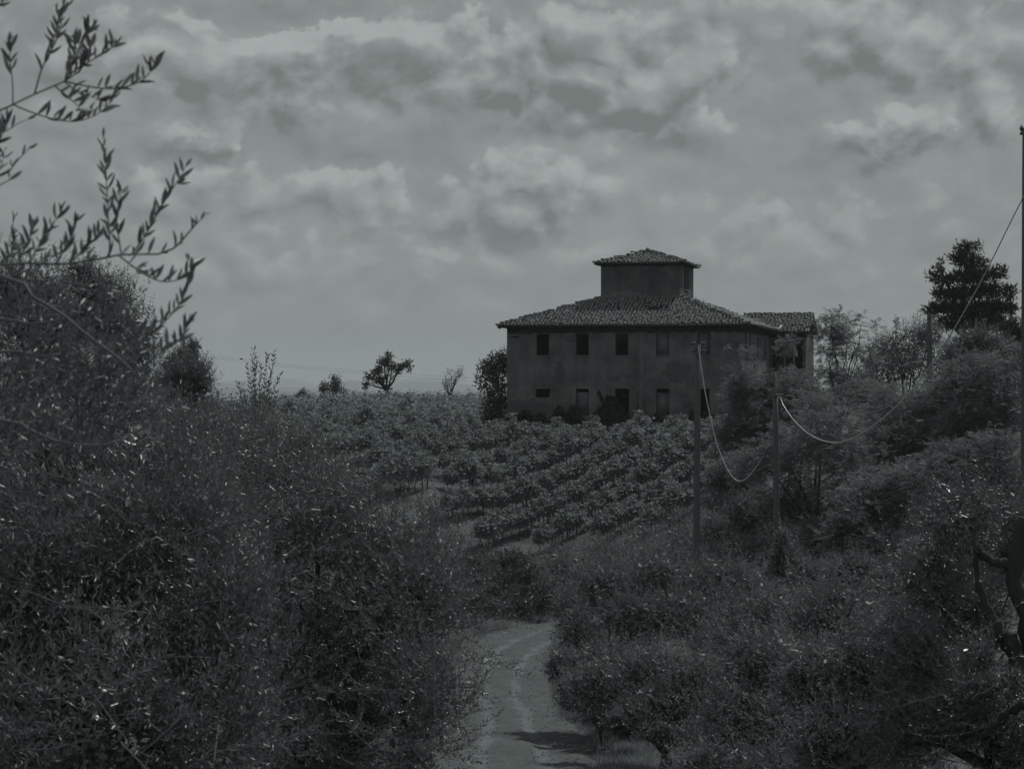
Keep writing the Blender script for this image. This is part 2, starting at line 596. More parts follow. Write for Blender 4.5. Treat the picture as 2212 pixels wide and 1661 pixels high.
# ------------------------------------------------------------------ terrain
CTRL = [  # x, y, z relative to the eye
    (0, -12, -1.2), (-12, -12, -1.2), (12, -12, -1.2), (0, 0, -1.75), (-8, 2, -1.9), (8, 2, -1.9),
    (-6, 15, -4.0), (0, 15, -3.6), (6, 15, -3.9), (-8, 30, -6.6), (0, 30, -6.1), (8, 28, -6.0), (0, 42, -8.4),
    (0, 51, -9.3), (-.1, 61, -10.2), (-.1, 71, -11.0), (-.3, 82, -11.15), (0, 90, -11.25), (1, 95, -11.3), (2.2, 99, -11.3),
    (8, 103, -10.6), (-12, 55, -9.3), (-14, 80, -10.2), (-6, 95, -10.2), (-20, 45, -7.0), (-25, 80, -7.5), (12, 55, -9.8), (14, 75, -10.4),
    (22, 60, -8.8), (25, 35, -6.2),
    (-1.5, 125, -9.9), (5.3, 125, -9.1), (10.9, 126, -7.5), (-5.8, 130, -6.4), (-12.4, 140, -4.3), (-21.8, 160, -3.2), (-15, 120, -7.6), (-2, 113, -10.7), (5, 113, -10.2),
    (-20, 188, -2.2), (-4.4, 188, -1.95), (-12, 170, -2.7), (0, 133, -8.0), (8, 133, -6.9), (0, 142, -5.9), (9, 142, -5.1), (0, 151, -4.5), (9, 150, -4.2),
    (-1, 160, -3.9), (17, 156, -3.4), (2, 176, -3.3), (20, 176, -3.2), (-40, 188, -4.2), (-36, 150, -4.4), (-45, 120, -5),
    (14, 95, -8.4), (20, 100, -5.6), (27, 105, -3.4), (26, 125, -2.2), (36, 165, -.6), (50, 130, -1.5), (50, 90, -4), (34, 80, -6.5), (50, 190, -1),
    (-20, 215, -4.6), (0, 215, -4.2), (25, 215, -1.6), (-25, 250, -9), (5, 250, -8), (60, 250, -4), (-60, 250, -9),
    (-60, 0, -3), (60, 0, -3), (-70, 60, -6), (70, 50, -6), (-70, 150, -5), (80, 150, -2)]
CT = np.array(CTRL, float)


def _tps(r2):
    return 0.5 * r2 * np.log(np.maximum(r2, 1e-9))


_A = CT[:, :2] / 50.0
_K = _tps(((_A[:, None] - _A[None]) ** 2).sum(-1)) + np.eye(len(CT)) * 1e-3
_Pm = np.c_[np.ones(len(CT)), _A]
_M = np.block([[_K, _Pm], [_Pm.T, np.zeros((3, 3))]])
_W = np.linalg.solve(_M, np.r_[CT[:, 2], 0, 0, 0])


def _tp(x, y):
    q = np.stack([np.ravel(x), np.ravel(y)], -1) / 50.0
    r2 = ((q[:, None] - _A[None]) ** 2).sum(-1)
    return (_tps(r2) @ _W[:-3] + _W[-3] + q @ _W[-2:]).reshape(np.shape(x))


def hnoise(x, y):
    return (.10 * np.sin(x * .9 + 1.3 * np.sin(y * .37)) * np.cos(y * .71 + .8) + .05 * np.sin(x * 2.3 + y * 1.1) + .04 * np.sin(y * 2.9 - x * 1.7))


ROAD = np.array([(0.05, 30, 0), (.05, 40, 0), (.03, 51, 0), (-.05, 61, 0), (-.15, 71, 0), (-.25, 79, 0), (-.15, 85, 0), (.35, 90.5, 0), (1.25, 95, 0), (2.6, 98.6, 0), (5, 101.8, 0), (9, 104, 0), (14, 106, 0)], float)


def smooth_path(p, n):
    p = np.asarray(p, float)
    t = np.r_[0, np.cumsum(np.linalg.norm(np.diff(p, axis=0), axis=1))]
    m = len(p)
    # natural cubic via Catmull-Rom
    out = []
    ts = np.linspace(0, t[-1], n)
    for s in ts:
        i = min(max(np.searchsorted(t, s) - 1, 0), m - 2)
        u = (s - t[i]) / max(t[i + 1] - t[i], 1e-9)
        p0, p1, p2, p3 = p[max(i - 1, 0)], p[i], p[i + 1], p[min(i + 2, m - 1)]
        out.append(.5 * ((2 * p1) + (-p0 + p2) * u + (2 * p0 - 5 * p1 + 4 * p2 - p3) * u * u + (-p0 + 3 * p1 - 3 * p2 + p3) * u ** 3))
    return np.array(out)


ROADC = smooth_path(ROAD, 160)


def road_dist(x, y):
    q = np.stack([np.ravel(x), np.ravel(y)], -1)
    d2 = ((q[:, None] - ROADC[None, :, :2]) ** 2).sum(-1)
    return np.sqrt(d2.min(1)).reshape(np.shape(x))


def ground(x, y):
    """height of the ground (world z), scalar or array"""
    x = np.asarray(x, float)
    y = np.asarray(y, float)
    near = _tp(np.clip(x, -75, 85), np.clip(y, -14, 262))
    far = np.clip((y - 240) / 900, 0, 1)
    side = np.clip((np.abs(x) - 70) / 700, 0, 1)
    drop = np.maximum(far, side)
    z = near - 42 * drop ** 0.8 - 0 * side
    rd = road_dist(np.clip(x, -40, 40), np.clip(y, 20, 120))
    amp = np.clip((rd - 1.5) / 2.0, 0, 1)
    dip = -.22 * np.clip(1 - (rd - 2.0) / .5, 0, 1)
    return EYE + z + hnoise(x, y) * amp + dip


def gz(x, y):
    return float(ground(np.array([x]), np.array([y]))[0])


def ground_material():
    m, nt = new_mat('meadow_ground')
    out = nt.n('ShaderNodeOutputMaterial')
    geo = nt.n('ShaderNodeNewGeometry')
    pos = geo.outputs['Position']
    a = nt.noise(pos, .25, 6, .6)
    b = nt.noise(pos, 2.2, 6, .7)
    c = nt.noise(pos, 14, 4, .6)
    v = nt.math('ADD', .06, nt.math('MULTIPLY', nt.ramp(a, .35, .65), .075))
    v = nt.math('ADD', v, nt.math('MULTIPLY', nt.math('SUBTRACT', b, .5), .12))
    v = nt.math('ADD', v, nt.math('MULTIPLY', nt.math('SUBTRACT', c, .5), .08))
    v = nt.math('MAXIMUM', v, .03)
    bs = nt.n('ShaderNodeBsdfPrincipled')
    nt.link(nt.grey(v), bs.inputs['Base Color'])
    bs.inputs['Roughness'].default_value = .95
    bs.inputs['Specular IOR Level'].default_value = .1
    bp = nt.n('ShaderNodeBump')
    bp.inputs['Strength'].default_value = .8
    bp.inputs['Distance'].default_value = .08
    nt.link(nt.noise(pos, 7, 5, .7), bp.inputs['Height'])
    nt.link(bp.outputs[0], bs.inputs['Normal'])
    nt.link(bs.outputs[0], out.inputs['Surface'])
    return m


def graded(lo_far, lo, hi, hi_far, step, n_far):
    core = np.arange(lo, hi + 1e-6, step)
    a = lo - np.geomspace(step, lo - lo_far, n_far)[::-1]
    b = hi + np.geomspace(step, hi_far - hi, n_far)
    return np.r_[a, core, b]


gx = graded(-13800, -40, 45, 13800, 1.0, 28)
gy = graded(-280, -10, 215, 13800, 1.0, 28)
GX, GY = np.meshgrid(gx, gy)
GZ = ground(GX, GY)
nx, ny = len(gx), len(gy)
ii, jj = np.meshgrid(np.arange(ny - 1), np.arange(nx - 1), indexing='ij')
quads = np.stack([ii * nx + jj, ii * nx + jj + 1, (ii + 1) * nx + jj + 1, (ii + 1) * nx + jj], -1).reshape(-1, 4)
g = Geo()
g.add(np.stack([GX, GY, GZ], -1).reshape(-1, 3), quads)
tag(link('ground', g.mesh('ground', ground_material(), smooth=True)), 'grassy hillside falling to the track and rising to the house', kind='structure')

# far hills, three low ridges
M_HILL = plain_material('far_wooded_hill', .09, .95, .1, .004, .8)
for (dist, top, amp, seed, x0, x1) in ((6000, -18, 14, 3, -4000, 4000), (9000, 2, 24, 5, -5600, 5600), (12500, 20, 36, 9, -7600, 7600)):
    r = np.random.default_rng(seed)
    xs = np.linspace(x0, x1, 140)
    ph = r.uniform(0, 6.28, 6)
    prof = sum(np.sin(xs * (2 * np.pi / (900 / (k + 1))) + ph[k]) / (k + 1) for k in range(6)) / 2
    tops = EYE + top + amp * prof
    rows = []
    for f, k in ((-1.0, -60), (-.55, -.5), (-.2, -.12), (0, 0), (.3, -.2), (1.0, -60)):
        zz = tops + (k if k == -60 else k * 40)
        rows.append(np.stack([xs, np.full_like(xs, dist + f * 420) + 30 * np.sin(xs * .01), zz], -1))
    R_ = np.array(rows)
    n0, n1 = R_.shape[:2]
    ii, jj = np.meshgrid(np.arange(n0 - 1), np.arange(n1 - 1), indexing='ij')
    q = np.stack([ii * n1 + jj, ii * n1 + jj + 1, (ii + 1) * n1 + jj + 1, (ii + 1) * n1 + jj], -1).reshape(-1, 4)
    g = Geo()
    g.add(R_.reshape(-1, 3), q)
    tag(link('hills', g.mesh('hills', M_HILL, smooth=True)), 'low hazy ridge of hills on the horizon', kind='structure')


# ------------------------------------------------------------------ dirt road
def road_material():
    m, nt = new_mat('dirt_track')
    out = nt.n('ShaderNodeOutputMaterial')
    geo = nt.n('ShaderNodeNewGeometry')
    pos = geo.outputs['Position']
    at = nt.n('ShaderNodeAttribute', attribute_name='track')
    n1 = nt.noise(pos, 1.1, 6, .65)
    n2 = nt.noise(pos, 9, 6, .7)
    st = nt.voro(pos, 16)
    tr = nt.ramp(nt.math('ADD', at.outputs['Fac'], nt.math('MULTIPLY', nt.math('SUBTRACT', n1, .5), 2.2)), .1, 1.1)
    v = nt.mixf(tr, .100, .156)
    v = nt.math('ADD', v, nt.math('MULTIPLY', nt.math('SUBTRACT', n2, .5), .20))
    v = nt.math('ADD', v, nt.math('MULTIPLY', nt.ramp(st, .16, .05), nt.math('MULTIPLY', nt.math('SUBTRACT', 1.0, tr), .05)))
    v = nt.math('ADD', v, nt.math('MULTIPLY', nt.math('SUBTRACT', n1, .5), .09))
    bs = nt.n('ShaderNodeBsdfPrincipled')
    nt.link(nt.grey(v), bs.inputs['Base Color'])
    bs.inputs['Roughness'].default_value = .95
    bs.inputs['Specular IOR Level'].default_value = .1
    bp = nt.n('ShaderNodeBump')
    bp.inputs['Strength'].default_value = .7
    bp.inputs['Distance'].default_value = .05
    nt.link(nt.noise(pos, 22, 5, .7), bp.inputs['Height'])
    nt.link(bp.outputs[0], bs.inputs['Normal'])
    nt.link(bs.outputs[0], out.inputs['Surface'])
    return m


M_ROAD = road_material()
NC = 25
tanr = norm(np.gradient(ROADC[:, :2], axis=0))
nrm = np.stack([tanr[:, 1], -tanr[:, 0]], -1)           # to the right of travel
lat = np.linspace(-2.5, 2.7, NC)
rv, trk = [], []
for i in range(len(ROADC)):
    s = i / 159.0
    y0 = ROADC[i, 1]
    wob = .10 * math.sin(y0 * .55) + .06 * math.sin(y0 * 1.3)
    off1 = -.72 + .10 * math.sin(y0 * .21)
    off2 = .62 + .22 * math.sin(y0 * .13 + 1.0)
    off3 = 1.02 + .35 * math.sin(y0 * .17 - .5)
    for l in lat:
        ll = l * (1 + .05 * math.sin(y0 * 1.7 + l)) + wob * abs(l) * .25
        x, y = ROADC[i, :2] + nrm[i] * ll
        k = math.exp(-((l - off1) / .19) ** 2) + math.exp(-((l - off2) / .18) ** 2) + .7 * math.exp(-((l - off3) / .12) ** 2) * (1 if y0 < 74 else 0)
        edge = max(0, (abs(l) - (1.75 if l < 0 else 1.75 + .2 * math.sin(y0 * .9))) / .65)
        rv.append((x, y, 0.03 + .05 * (1 - (l / 1.2) ** 2 if abs(l) < 1.2 else 0) - .07 * min(k, 1) + .02 * math.sin(y0 * 1.9 + l * 4) * math.sin(y0 * .7 - l * 3) - .10 * edge ** 1.5 + .012 * math.sin(y * 5 + l * 9)))
        trk.append(min(k, 1))
rv = np.array(rv)
cz_ = _tp(rv[:, 0], rv[:, 1]) + EYE
rv[:, 2] += cz_ - .02
ii, jj = np.meshgrid(np.arange(159), np.arange(NC - 1), indexing='ij')
q = np.stack([ii * NC + jj, ii * NC + jj + 1, (ii + 1) * NC + jj + 1, (ii + 1) * NC + jj], -1).reshape(-1, 4)
g = Geo()
g.add(rv, q)
me = g.mesh('road', M_ROAD, smooth=True)
a_ = me.attributes.new('track', 'FLOAT', 'POINT')
a_.data.foreach_set('value', np.array(trk, np.float32))
tag(link('road', me), 'pale dirt track with wheel ruts bending right behind the olives', kind='structure')

rs = np.random.default_rng(91)
g = Geo()
for i in range(1500):
    k = int(rs.integers(25, 150))
    l = rs.normal(0, .9) if rs.random() < .5 else rs.choice([-1.6, 1.9]) + rs.normal(0, .3)
    x, y = ROADC[k, :2] + nrm[k] * l + rs.normal(0, .15, 2)
    sz = rs.uniform(.012, .045)
    z = float(_tp(np.array([x]), np.array([y]))[0]) + EYE + .045
    V = np.array([(1, 0, 0), (-1, 0, 0), (0, 1, 0), (0, -1, 0), (0, 0, .7), (0, 0, -.7)]) * sz * rs.uniform(.6, 1.3, (6, 1)) + (x, y, z)
    g.add(V, None, [(0, 2, 4), (2, 1, 4), (1, 3, 4), (3, 0, 4), (2, 0, 5), (1, 2, 5), (3, 1, 5), (0, 3, 5)], tone=rs.random())
M_STONEY = plain_material('track_stone', .19, .9, .2, 20, .5)
tag(link('gravel', g.mesh('gravel', M_STONEY)), 'loose stones scattered on the dirt track', 'gravel', kind='stuff')

# ------------------------------------------------------------------ the farmhouse
HR = math.radians(-14.0)
FL = np.array([-0.38, 160.1])
HW, HD = 17.75, 16.0
HZ0 = EYE - 3.6                     # local z = 0 (below the visible ground)
EV, TB, TE, TA = 4.38 + 3.6, 6.64 + 3.6, 9.27 + 3.6, 10.34 + 3.6
house = thing('farmhouse', (FL[0], FL[1], HZ0), 'abandoned two storey farmhouse with a squat dovecote tower on its hipped tile roof', 'house', rz=HR)

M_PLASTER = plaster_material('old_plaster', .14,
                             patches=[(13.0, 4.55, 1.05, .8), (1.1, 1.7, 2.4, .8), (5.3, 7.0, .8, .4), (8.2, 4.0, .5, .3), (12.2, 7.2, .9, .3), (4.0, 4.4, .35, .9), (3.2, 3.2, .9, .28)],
                             eave_shade=7.42, brick_below=1.0,
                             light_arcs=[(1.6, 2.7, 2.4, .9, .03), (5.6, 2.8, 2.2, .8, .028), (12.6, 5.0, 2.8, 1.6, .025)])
M_PLASTER_T = plaster_material('old_tower_plaster', .115, patches=[(10.4, 12.0, 1.0, .5), (7.8, 12.1, .5, .25)], eave_shade=12.66,
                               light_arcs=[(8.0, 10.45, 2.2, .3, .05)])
M_INFILL = plaster_material('window_infill', .13)
M_STONE = plain_material('sill_stone', .17, .9, .1, 9, .5, .4, 20)


def wall_with_holes(gg, axis, c0, c1, z0, z1, face, inward, holes, depth=.45):
    """wall plane: axis 0 runs along x (at y = face), axis 1 along y (at x = face); holes are (a0, a1, z0, z1)"""
    A = sorted(set([c0, c1] + [h[0] for h in holes] + [h[1] for h in holes]))
    Z = sorted(set([z0, z1] + [h[2] for h in holes] + [h[3] for h in holes]))

    def pt(a, z, dpt):
        return (a, face + inward * dpt, z) if axis == 0 else (face + inward * dpt, a, z)

    def quad(p):
        gg.add(p, [(0, 1, 2, 3)])
    for i in range(len(A) - 1):
        for j in range(len(Z) - 1):
            am, zm = (A[i] + A[i + 1]) / 2, (Z[j] + Z[j + 1]) / 2
            if any(h[0] < am < h[1] and h[2] < zm < h[3] for h in holes):
                continue
            for dpt in (0, depth):
                quad([pt(A[i], Z[j], dpt), pt(A[i + 1], Z[j], dpt), pt(A[i + 1], Z[j + 1], dpt), pt(A[i], Z[j + 1], dpt)])
    for (a0, a1, h0, h1) in holes:
        quad([pt(a0, h0, 0), pt(a0, h0, depth), pt(a0, h1, depth), pt(a0, h1, 0)])
        quad([pt(a1, h0, 0), pt(a1, h1, 0), pt(a1, h1, depth), pt(a1, h0, depth)])
        quad([pt(a0, h1, 0), pt(a0, h1, depth), pt(a1, h1, depth), pt(a1, h1, 0)])
        quad([pt(a0, h0, 0), pt(a1, h0, 0), pt(a1, h0, depth), pt(a0, h0, depth)])


def zz(rel):
    return rel + 3.6


wx = [2.76, 5.80, 8.80, 11.88, 14.95]
UP = (zz(2.18), zz(3.80))
LOWT = zz(-.32)
front_holes = [(x - .49, x + .49, UP[0], UP[1]) for x in wx]
front_holes += [(wx[0] - .56, wx[0] + .56, zz(-.97), LOWT), (wx[1] - .5, wx[1] + .5, zz(-2.3), LOWT),
                (wx[2] - .5, wx[2] + .55, zz(-2.6), LOWT), (wx[3] - .49, wx[3] + .49, zz(-2.3), LOWT), (wx[4] - .40, wx[4] + .42, zz(-2.6), LOWT)]
front_holes += [(.35, .85, zz(3.93), zz(4.02)), (.35, .9, zz(3.52), zz(3.62))]
side_holes = [(1.7, 2.6, zz(2.3), zz(3.8)), (4.2, 5.1, zz(2.3), zz(3.8)), (6.7, 7.6, zz(1.0), zz(3.2)), (8.7, 9.7, zz(2.1), zz(3.7)), (13.1, 14.1, zz(2.2), zz(3.7)),
              (3.0, 4.0, zz(-2.6), zz(-.4)), (9.5, 10.6, zz(-2.6), zz(-.4))]
g = Geo()
wall_with_holes(g, 0, 0, HW, -1.8, EV + .05, 0, 1, front_holes)
wall_with_holes(g, 1, 0, HD, -1.8, EV + .05, HW, -1, side_holes)
wall_with_holes(g, 1, 0, HD, -1.8, EV + .05, 0, 1, [])
wall_with_holes(g, 0, 0, HW, -1.8, EV + .05, HD, -1, [])
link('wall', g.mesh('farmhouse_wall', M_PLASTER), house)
g = Geo()                                                    # room walls behind the openings, their shade put into the near-black colour
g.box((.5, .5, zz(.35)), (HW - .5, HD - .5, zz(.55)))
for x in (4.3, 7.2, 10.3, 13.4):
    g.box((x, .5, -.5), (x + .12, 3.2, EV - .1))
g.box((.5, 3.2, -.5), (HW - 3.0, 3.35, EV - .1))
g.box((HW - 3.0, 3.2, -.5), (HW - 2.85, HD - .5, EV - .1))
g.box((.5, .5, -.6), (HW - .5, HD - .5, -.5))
link('interior_wall', g.mesh('interior_wall', M_ROOM_SHADE), house)


def part_box(name, lo, hi, mat, parent, label=None):
    gg = Geo()
    gg.box(lo, hi)
    o = link(name, gg.mesh(name, mat), parent)
    if label:
        o['label'] = label
    return o


for k, x in enumerate(wx):      # upper windows: three open, two walled up
    if k >= 3:
        part_box('walled_up_window', (x - .488, .12 + .06 * (k == 4), UP[0] + .003), (x + .488, .4, UP[1] - .003), M_INFILL, house)
    else:
        w = link('window_frame', None, house)
        gg = Geo()
        for (lo, hi) in (((x - .487, .22, UP[0] + .003), (x - .42, .29, UP[1] - .003)), ((x + .42, .22, UP[0] + .003), (x + .487, .29, UP[1] - .003)),
                         ((x - .42, .22, UP[1] - .07), (x + .42, .29, UP[1] - .004))):
            gg.box(lo, hi)
        bpy.data.objects.remove(w)
        link('window_frame', gg.mesh('window_frame', M_DARKWOOD), house)
    part_box('window_sill', (x - .57, -.06, UP[0] - .085), (x + .57, .1, UP[0] - .003), M_STONE, house)
for k in (1, 3):
    x = wx[k]
    part_box('walled_up_door', (x - .487, .14, zz(-2.3)), (x + .487, .4, LOWT - (.26 if k == 1 else .3)), M_INFILL, house)
for k in (0, 2, 4):
    x = wx[k]
    part_box('lintel', (x - .62, -.015, LOWT + .004), (x + .62, .1, LOWT + .10), M_STONE, house)
# half-fallen shutter board leaning in the doorway of the third bay
part_box('shutter', (wx[2] - .1, -.05, zz(-.90)), (wx[2] + .55, -.004, zz(-.82)), M_DARKWOOD, house)
for x in (9.95, 10.45):         # two shallow vertical ribs in the render
    part_box('pilaster_strip', (x, -.03, .3), (x + .13, .05, zz(3.95)), M_INFILL, house)
for (y0, y1) in ((1.7, 2.6), (4.2, 5.1), (8.7, 9.7), (13.1, 14.1)):
    part_box('window_sill', (HW - .1, y0 - .08, zz(2.1) - .09 + (.1 if y0 > 10 else .12)), (HW + .06, y1 + .08, zz(2.2) - .04 + (.03 if y0 > 10 else .05)), M_STONE, house)

# tower
TX0, TX1, TY0, TY1 = 6.19, 12.35, 5.0, 11.4
g = Geo()
wall_with_holes(g, 0, TX0, TX1, TB - 1.0, TE + .05, TY0, 1, [])
wall_with_holes(g, 1, TY0, TY1, TB - 1.0, TE + .05, TX1, -1, [(6.9, 7.9, zz(7.35), zz(8.95)), (8.15, 9.15, zz(7.35), zz(8.95))])
wall_with_holes(g, 1, TY0, TY1, TB - 1.0, TE + .05, TX0, 1, [])
wall_with_holes(g, 0, TX0, TX1, TB - 1.0, TE + .05, TY1, -1, [])
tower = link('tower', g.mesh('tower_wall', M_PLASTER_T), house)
part_box('walled_up_window', (TX1 - .25, 6.902, zz(7.352)), (TX1 - .16, 7.898, zz(8.948)), M_INFILL, tower)
part_box('window_sill', (TX1 - .1, 6.8, zz(7.26)), (TX1 + .05, 9.25, zz(7.345)), M_STONE, tower)


def slab(gg, pts, th):
    """sloping roof board: top polygon pts and a copy th lower, closed"""
    pts = [np.array(p, float) for p in pts]
    lowp = [p - np.array([0, 0, th]) for p in pts]
    n = len(pts)
    V = pts + lowp
    if n == 4:
        gg.add(V, [(0, 1, 2, 3), (7, 6, 5, 4)] + [(i, i + 4, (i + 1) % 4 + 4, (i + 1) % 4) for i in range(4)])
    else:
        gg.add(V, [(i, i + 3, (i + 1) % 3 + 3, (i + 1) % 3) for i in range(3)], [(0, 1, 2), (5, 4, 3)])


# one clay cover tile: a tapered half pipe, x up the slope, 12 triangles of shell
def tile_geo(length=.46, r0=.108, r1=.082, th=.022, seg=5):
    V, Q, T = [], [], []
    for (x, r) in ((0, r0), (length, r1)):
        for k in range(seg + 1):
            a = math.pi * k / seg
            V.append((x, r * math.cos(a), r * math.sin(a) * .82))
    for k in range(seg):
        Q.append((k, k + 1, seg + 2 + k, seg + 1 + k))
    b = len(V)
    for k in range(seg + 1):
        a = math.pi * k / seg
        V.append((0, (r0 - th) * math.cos(a), (r0 - th) * math.sin(a) * .82))
    for k in range(seg):
        Q.append((k + 1, k, b + k, b + k + 1))
    return np.array(V), Q


TV, TQ = tile_geo()
RV, RQ = tile_geo(.5, .15, .13, .025)


def frame_of(o, ex, up):
    ex = np.array(ex, float) / np.linalg.norm(ex)
    n = np.array(up, float) / np.linalg.norm(up)
    ey = np.cross(n, ex)
    return ex, ey, n


tile_me = None
ridge_me = None


def one_tile_mesh():
    global tile_me, ridge_me
    gg = Geo()
    gg.add(TV, TQ)
    tile_me = gg.mesh('roof_tile', M_TILE, smooth=False)
    gg = Geo()
    gg.add(RV, RQ)
    ridge_me = gg.mesh('ridge_tile', M_TILE, smooth=False)


one_tile_mesh()
from mathutils import Matrix


def place_mat(o, pos, ex, ey, n):
    m = Matrix(((ex[0], ey[0], n[0], pos[0]), (ex[1], ey[1], n[1], pos[1]), (ex[2], ey[2], n[2], pos[2]), (0, 0, 0, 1)))
    o.matrix_basis = m


def tile_slope(parent, e0, e1, t0, t1, budget, rest, rr, holes=(), pitch=.27, expo=.375, weed=0.0):
    """cover tiles on the slope with eave e0->e1 and upper edge t0->t1; the first `budget` become parts"""
    e0, e1, t0, t1 = (np.array(p, float) for p in (e0, e1, t0, t1))
    s = (e1 - e0)
    Ls = np.linalg.norm(s)
    s = s / Ls
    mid_top = (t0 + t1) / 2
    up = mid_top - e0
    up = up - s * np.dot(up, s)
    H = np.linalg.norm(up)
    up = up / H
    n = np.cross(s, up)
    a0, a1 = np.dot(t0 - e0, s), np.dot(t1 - e0, s)
    nrow = int(H / expo) + 1
    ncol = int(Ls / pitch)
    made = 0
    for r in range(nrow):
        y = r * expo - .05
        f = min(max(y / H, 0), 1)
        lo, hi = a0 * f + .05, Ls + (a1 - Ls) * f - .05
        for c in range(ncol + 1):
            x = c * pitch + rr.normal(0, .012)
            if x < lo or x > hi or y > H - .1:
                continue
            if any(hx0 < x < hx1 and hy0 < y < hy1 for (hx0, hx1, hy0, hy1) in holes):
                continue
            if rr.random() < .02:
                continue
            yaw = rr.normal(0, .085)
            lift = .058 + rr.normal(0, .014)
            pitch_a = .055 + rr.normal(0, .02)
            ex = up * math.cos(yaw) + s * math.sin(yaw)
            ex = ex * math.cos(pitch_a) - n * math.sin(pitch_a)
            ex = norm(ex)
            ey = norm(np.cross(n, ex))
            nn = np.cross(ex, ey)
            pos = e0 + s * x + up * (y + rr.normal(0, .02)) + n * lift
            if made < budget:
                o = link('roof_tile', tile_me, parent)
                place_mat(o, pos, ex, ey, nn)
                made += 1
            else:
                V = pos + TV[:, :1] * ex + TV[:, 1:2] * ey + TV[:, 2:3] * nn
                rest.add(V, TQ, tone=rr.random())
    return made


def ridge_run(parent, p0, p1, rr):
    p0, p1 = np.array(p0, float), np.array(p1, float)
    L = np.linalg.norm(p1 - p0)
    ex0 = (p1 - p0) / L
    side = norm(np.cross((0, 0, 1), ex0))
    n0 = np.cross(ex0, side)
    k = 0
    x = -.05
    while x < L - .2:
        if rr.random() > .05:
            tilt = .15 + rr.normal(0, .05)
            ex = norm(ex0 * math.cos(tilt) - n0 * math.sin(tilt) + side * rr.normal(0, .04))
            ey = norm(np.cross(n0, ex))
            nn = np.cross(ex, ey)
            o = link('ridge_tile', ridge_me, parent)
            place_mat(o, p0 + ex0 * x + n0 * (.13 + rr.normal(0, .03)), ex, ey, nn)
        x += .41


rt = np.random.default_rng(31)
OV = .62
E = [(-OV, -OV, EV), (HW + OV, -OV, EV), (HW + OV, HD + OV, EV), (-OV, HD + OV, EV)]
TC = [(TX0, TY0, TB), (TX1, TY0, TB), (TX1, TY1, TB), (TX0, TY1, TB)]
g = Geo()
for i in range(4):
    j = (i + 1) % 4
    slab(g, [E[i], E[j], TC[j], TC[i]], .10)
TOV = .46
E2 = [(TX0 - TOV, TY0 - TOV, TE), (TX1 + TOV, TY0 - TOV, TE), (TX1 + TOV, TY1 + TOV, TE), (TX0 - TOV, TY1 + TOV, TE)]
APX = ((TX0 + TX1) / 2, (TY0 + TY1) / 2, TA)
for i in range(4):
    slab(g, [E2[i], E2[(i + 1) % 4], APX], .08)
link('roof', g.mesh('roof_boards', M_DARKWOOD), house)
rest = Geo()
made = 0
hole = [(10.95, 11.9, 2.75, 3.6)]
made += tile_slope(house, E[0], E[1], TC[0], TC[1], 300, rest, rt, holes=hole)
tile_slope(house, E[1], E[2], TC[1], TC[2], 0, rest, rt)
tile_slope(house, E[2], E[3], TC[2], TC[3], 0, rest, rt)
tile_slope(house, E[3], E[0], TC[3], TC[0], 0, rest, rt)
for i in range(4):
    a, b = np.array(E2[i]), np.array(E2[(i + 1) % 4])
    tile_slope(house, a, b, APX, APX, 0, rest, rt)
tl = link('roof_tiling', rest.mesh('roof_tiling', M_TILE), house)
tl['kind'] = 'stuff'
for i in range(4):
    ridge_run(house, E[i], TC[i], rt)
    ridge_run(house, E2[i], APX, rt)
g = Geo()
g.tube([np.array(APX) + (0, 0, .1), np.array(APX) + (0, 0, .24), np.array(APX) + (0, 0, .36)], [.24, .16, .03], 7)
link('roof_finial', g.mesh('roof_finial', M_TILE), house)
# rafters' ends under the eaves
g = Geo()
for k in range(34):
    x = -.5 + k * (HW + 1.0) / 33
    g.box((x - .05, -OV + .1, EV - .19), (x + .05, -.003, EV - .075))
for k in range(30):
    y = -.5 + k * (HD + 1.0) / 29
    g.box((HW + .003, y - .05, EV - .19), (HW + OV - .1, y + .05, EV - .075))
raf = link('rafter', g.mesh('rafters', M_DARKWOOD), house)
raf['kind'] = 'stuff'
# broken white pipe at the rear end of the eaves
g = Geo()
g.tube([(HW + .7, HD + .1, EV + .02), (HW + .78, HD + .25, EV + .12), (HW + .98, HD + .4, EV + .36)], [.075, .075, .07], 8)
link('pipe', g.mesh('pipe', M_PIPE, smooth=True), house)
# loose weeds in the tiles
for (x, y, z, h) in ((13.6, 8.5, TB - .5, .6), (14.6, 7.5, TB - .95, .5), (12.9, 9.2, TB - .1, .45), (15.0, 12.0, 9.2, .5)):
    g = Geo()
    for k in range(5):
        dx, dy = rt.normal(0, .12, 2)
        g.tube([(x, y, z), (x + dx * .5, y + dy * .5, z + h * .6), (x + dx, y + dy, z + h * (.7 + .3 * rt.random()))], [.008, .006, .003], 3)
    link('roof_weed', g.mesh('roof_weed', M_GRASS), house)

# rear wing
WX0, WX1, WY0, WY1 = 17.2, 20.6, 17.0, 23.2
WE, WR = zz(4.2), zz(5.72)
wing = thing('rear_wing', (FL[0], FL[1], HZ0), 'lower tiled wing behind the right end of the farmhouse, half hidden by locust trees', 'building', rz=HR)
M_PLASTER_W = plaster_material('wing_plaster', .13, patches=[(19, 5, 1.2, .9)], eave_shade=7.4)
g = Geo()
wall_with_holes(g, 0, WX0, WX1, -.4, WE + .04, WY0, 1, [(17.9, 18.8, zz(.2), zz(3.5)), (18.97, 19.55, zz(.2), zz(3.5)), (19.72, 20.35, zz(.2), zz(3.5))])
wall_with_holes(g, 1, WY0, WY1, -.4, WE + .04, WX1, -1, [])
wall_with_holes(g, 1, WY0, WY1, -.4, WE + .04, WX0, 1, [])
wall_with_holes(g, 0, WX0, WX1, -.4, WE + .04, WY1, -1, [])
ym = (WY0 + WY1) / 2
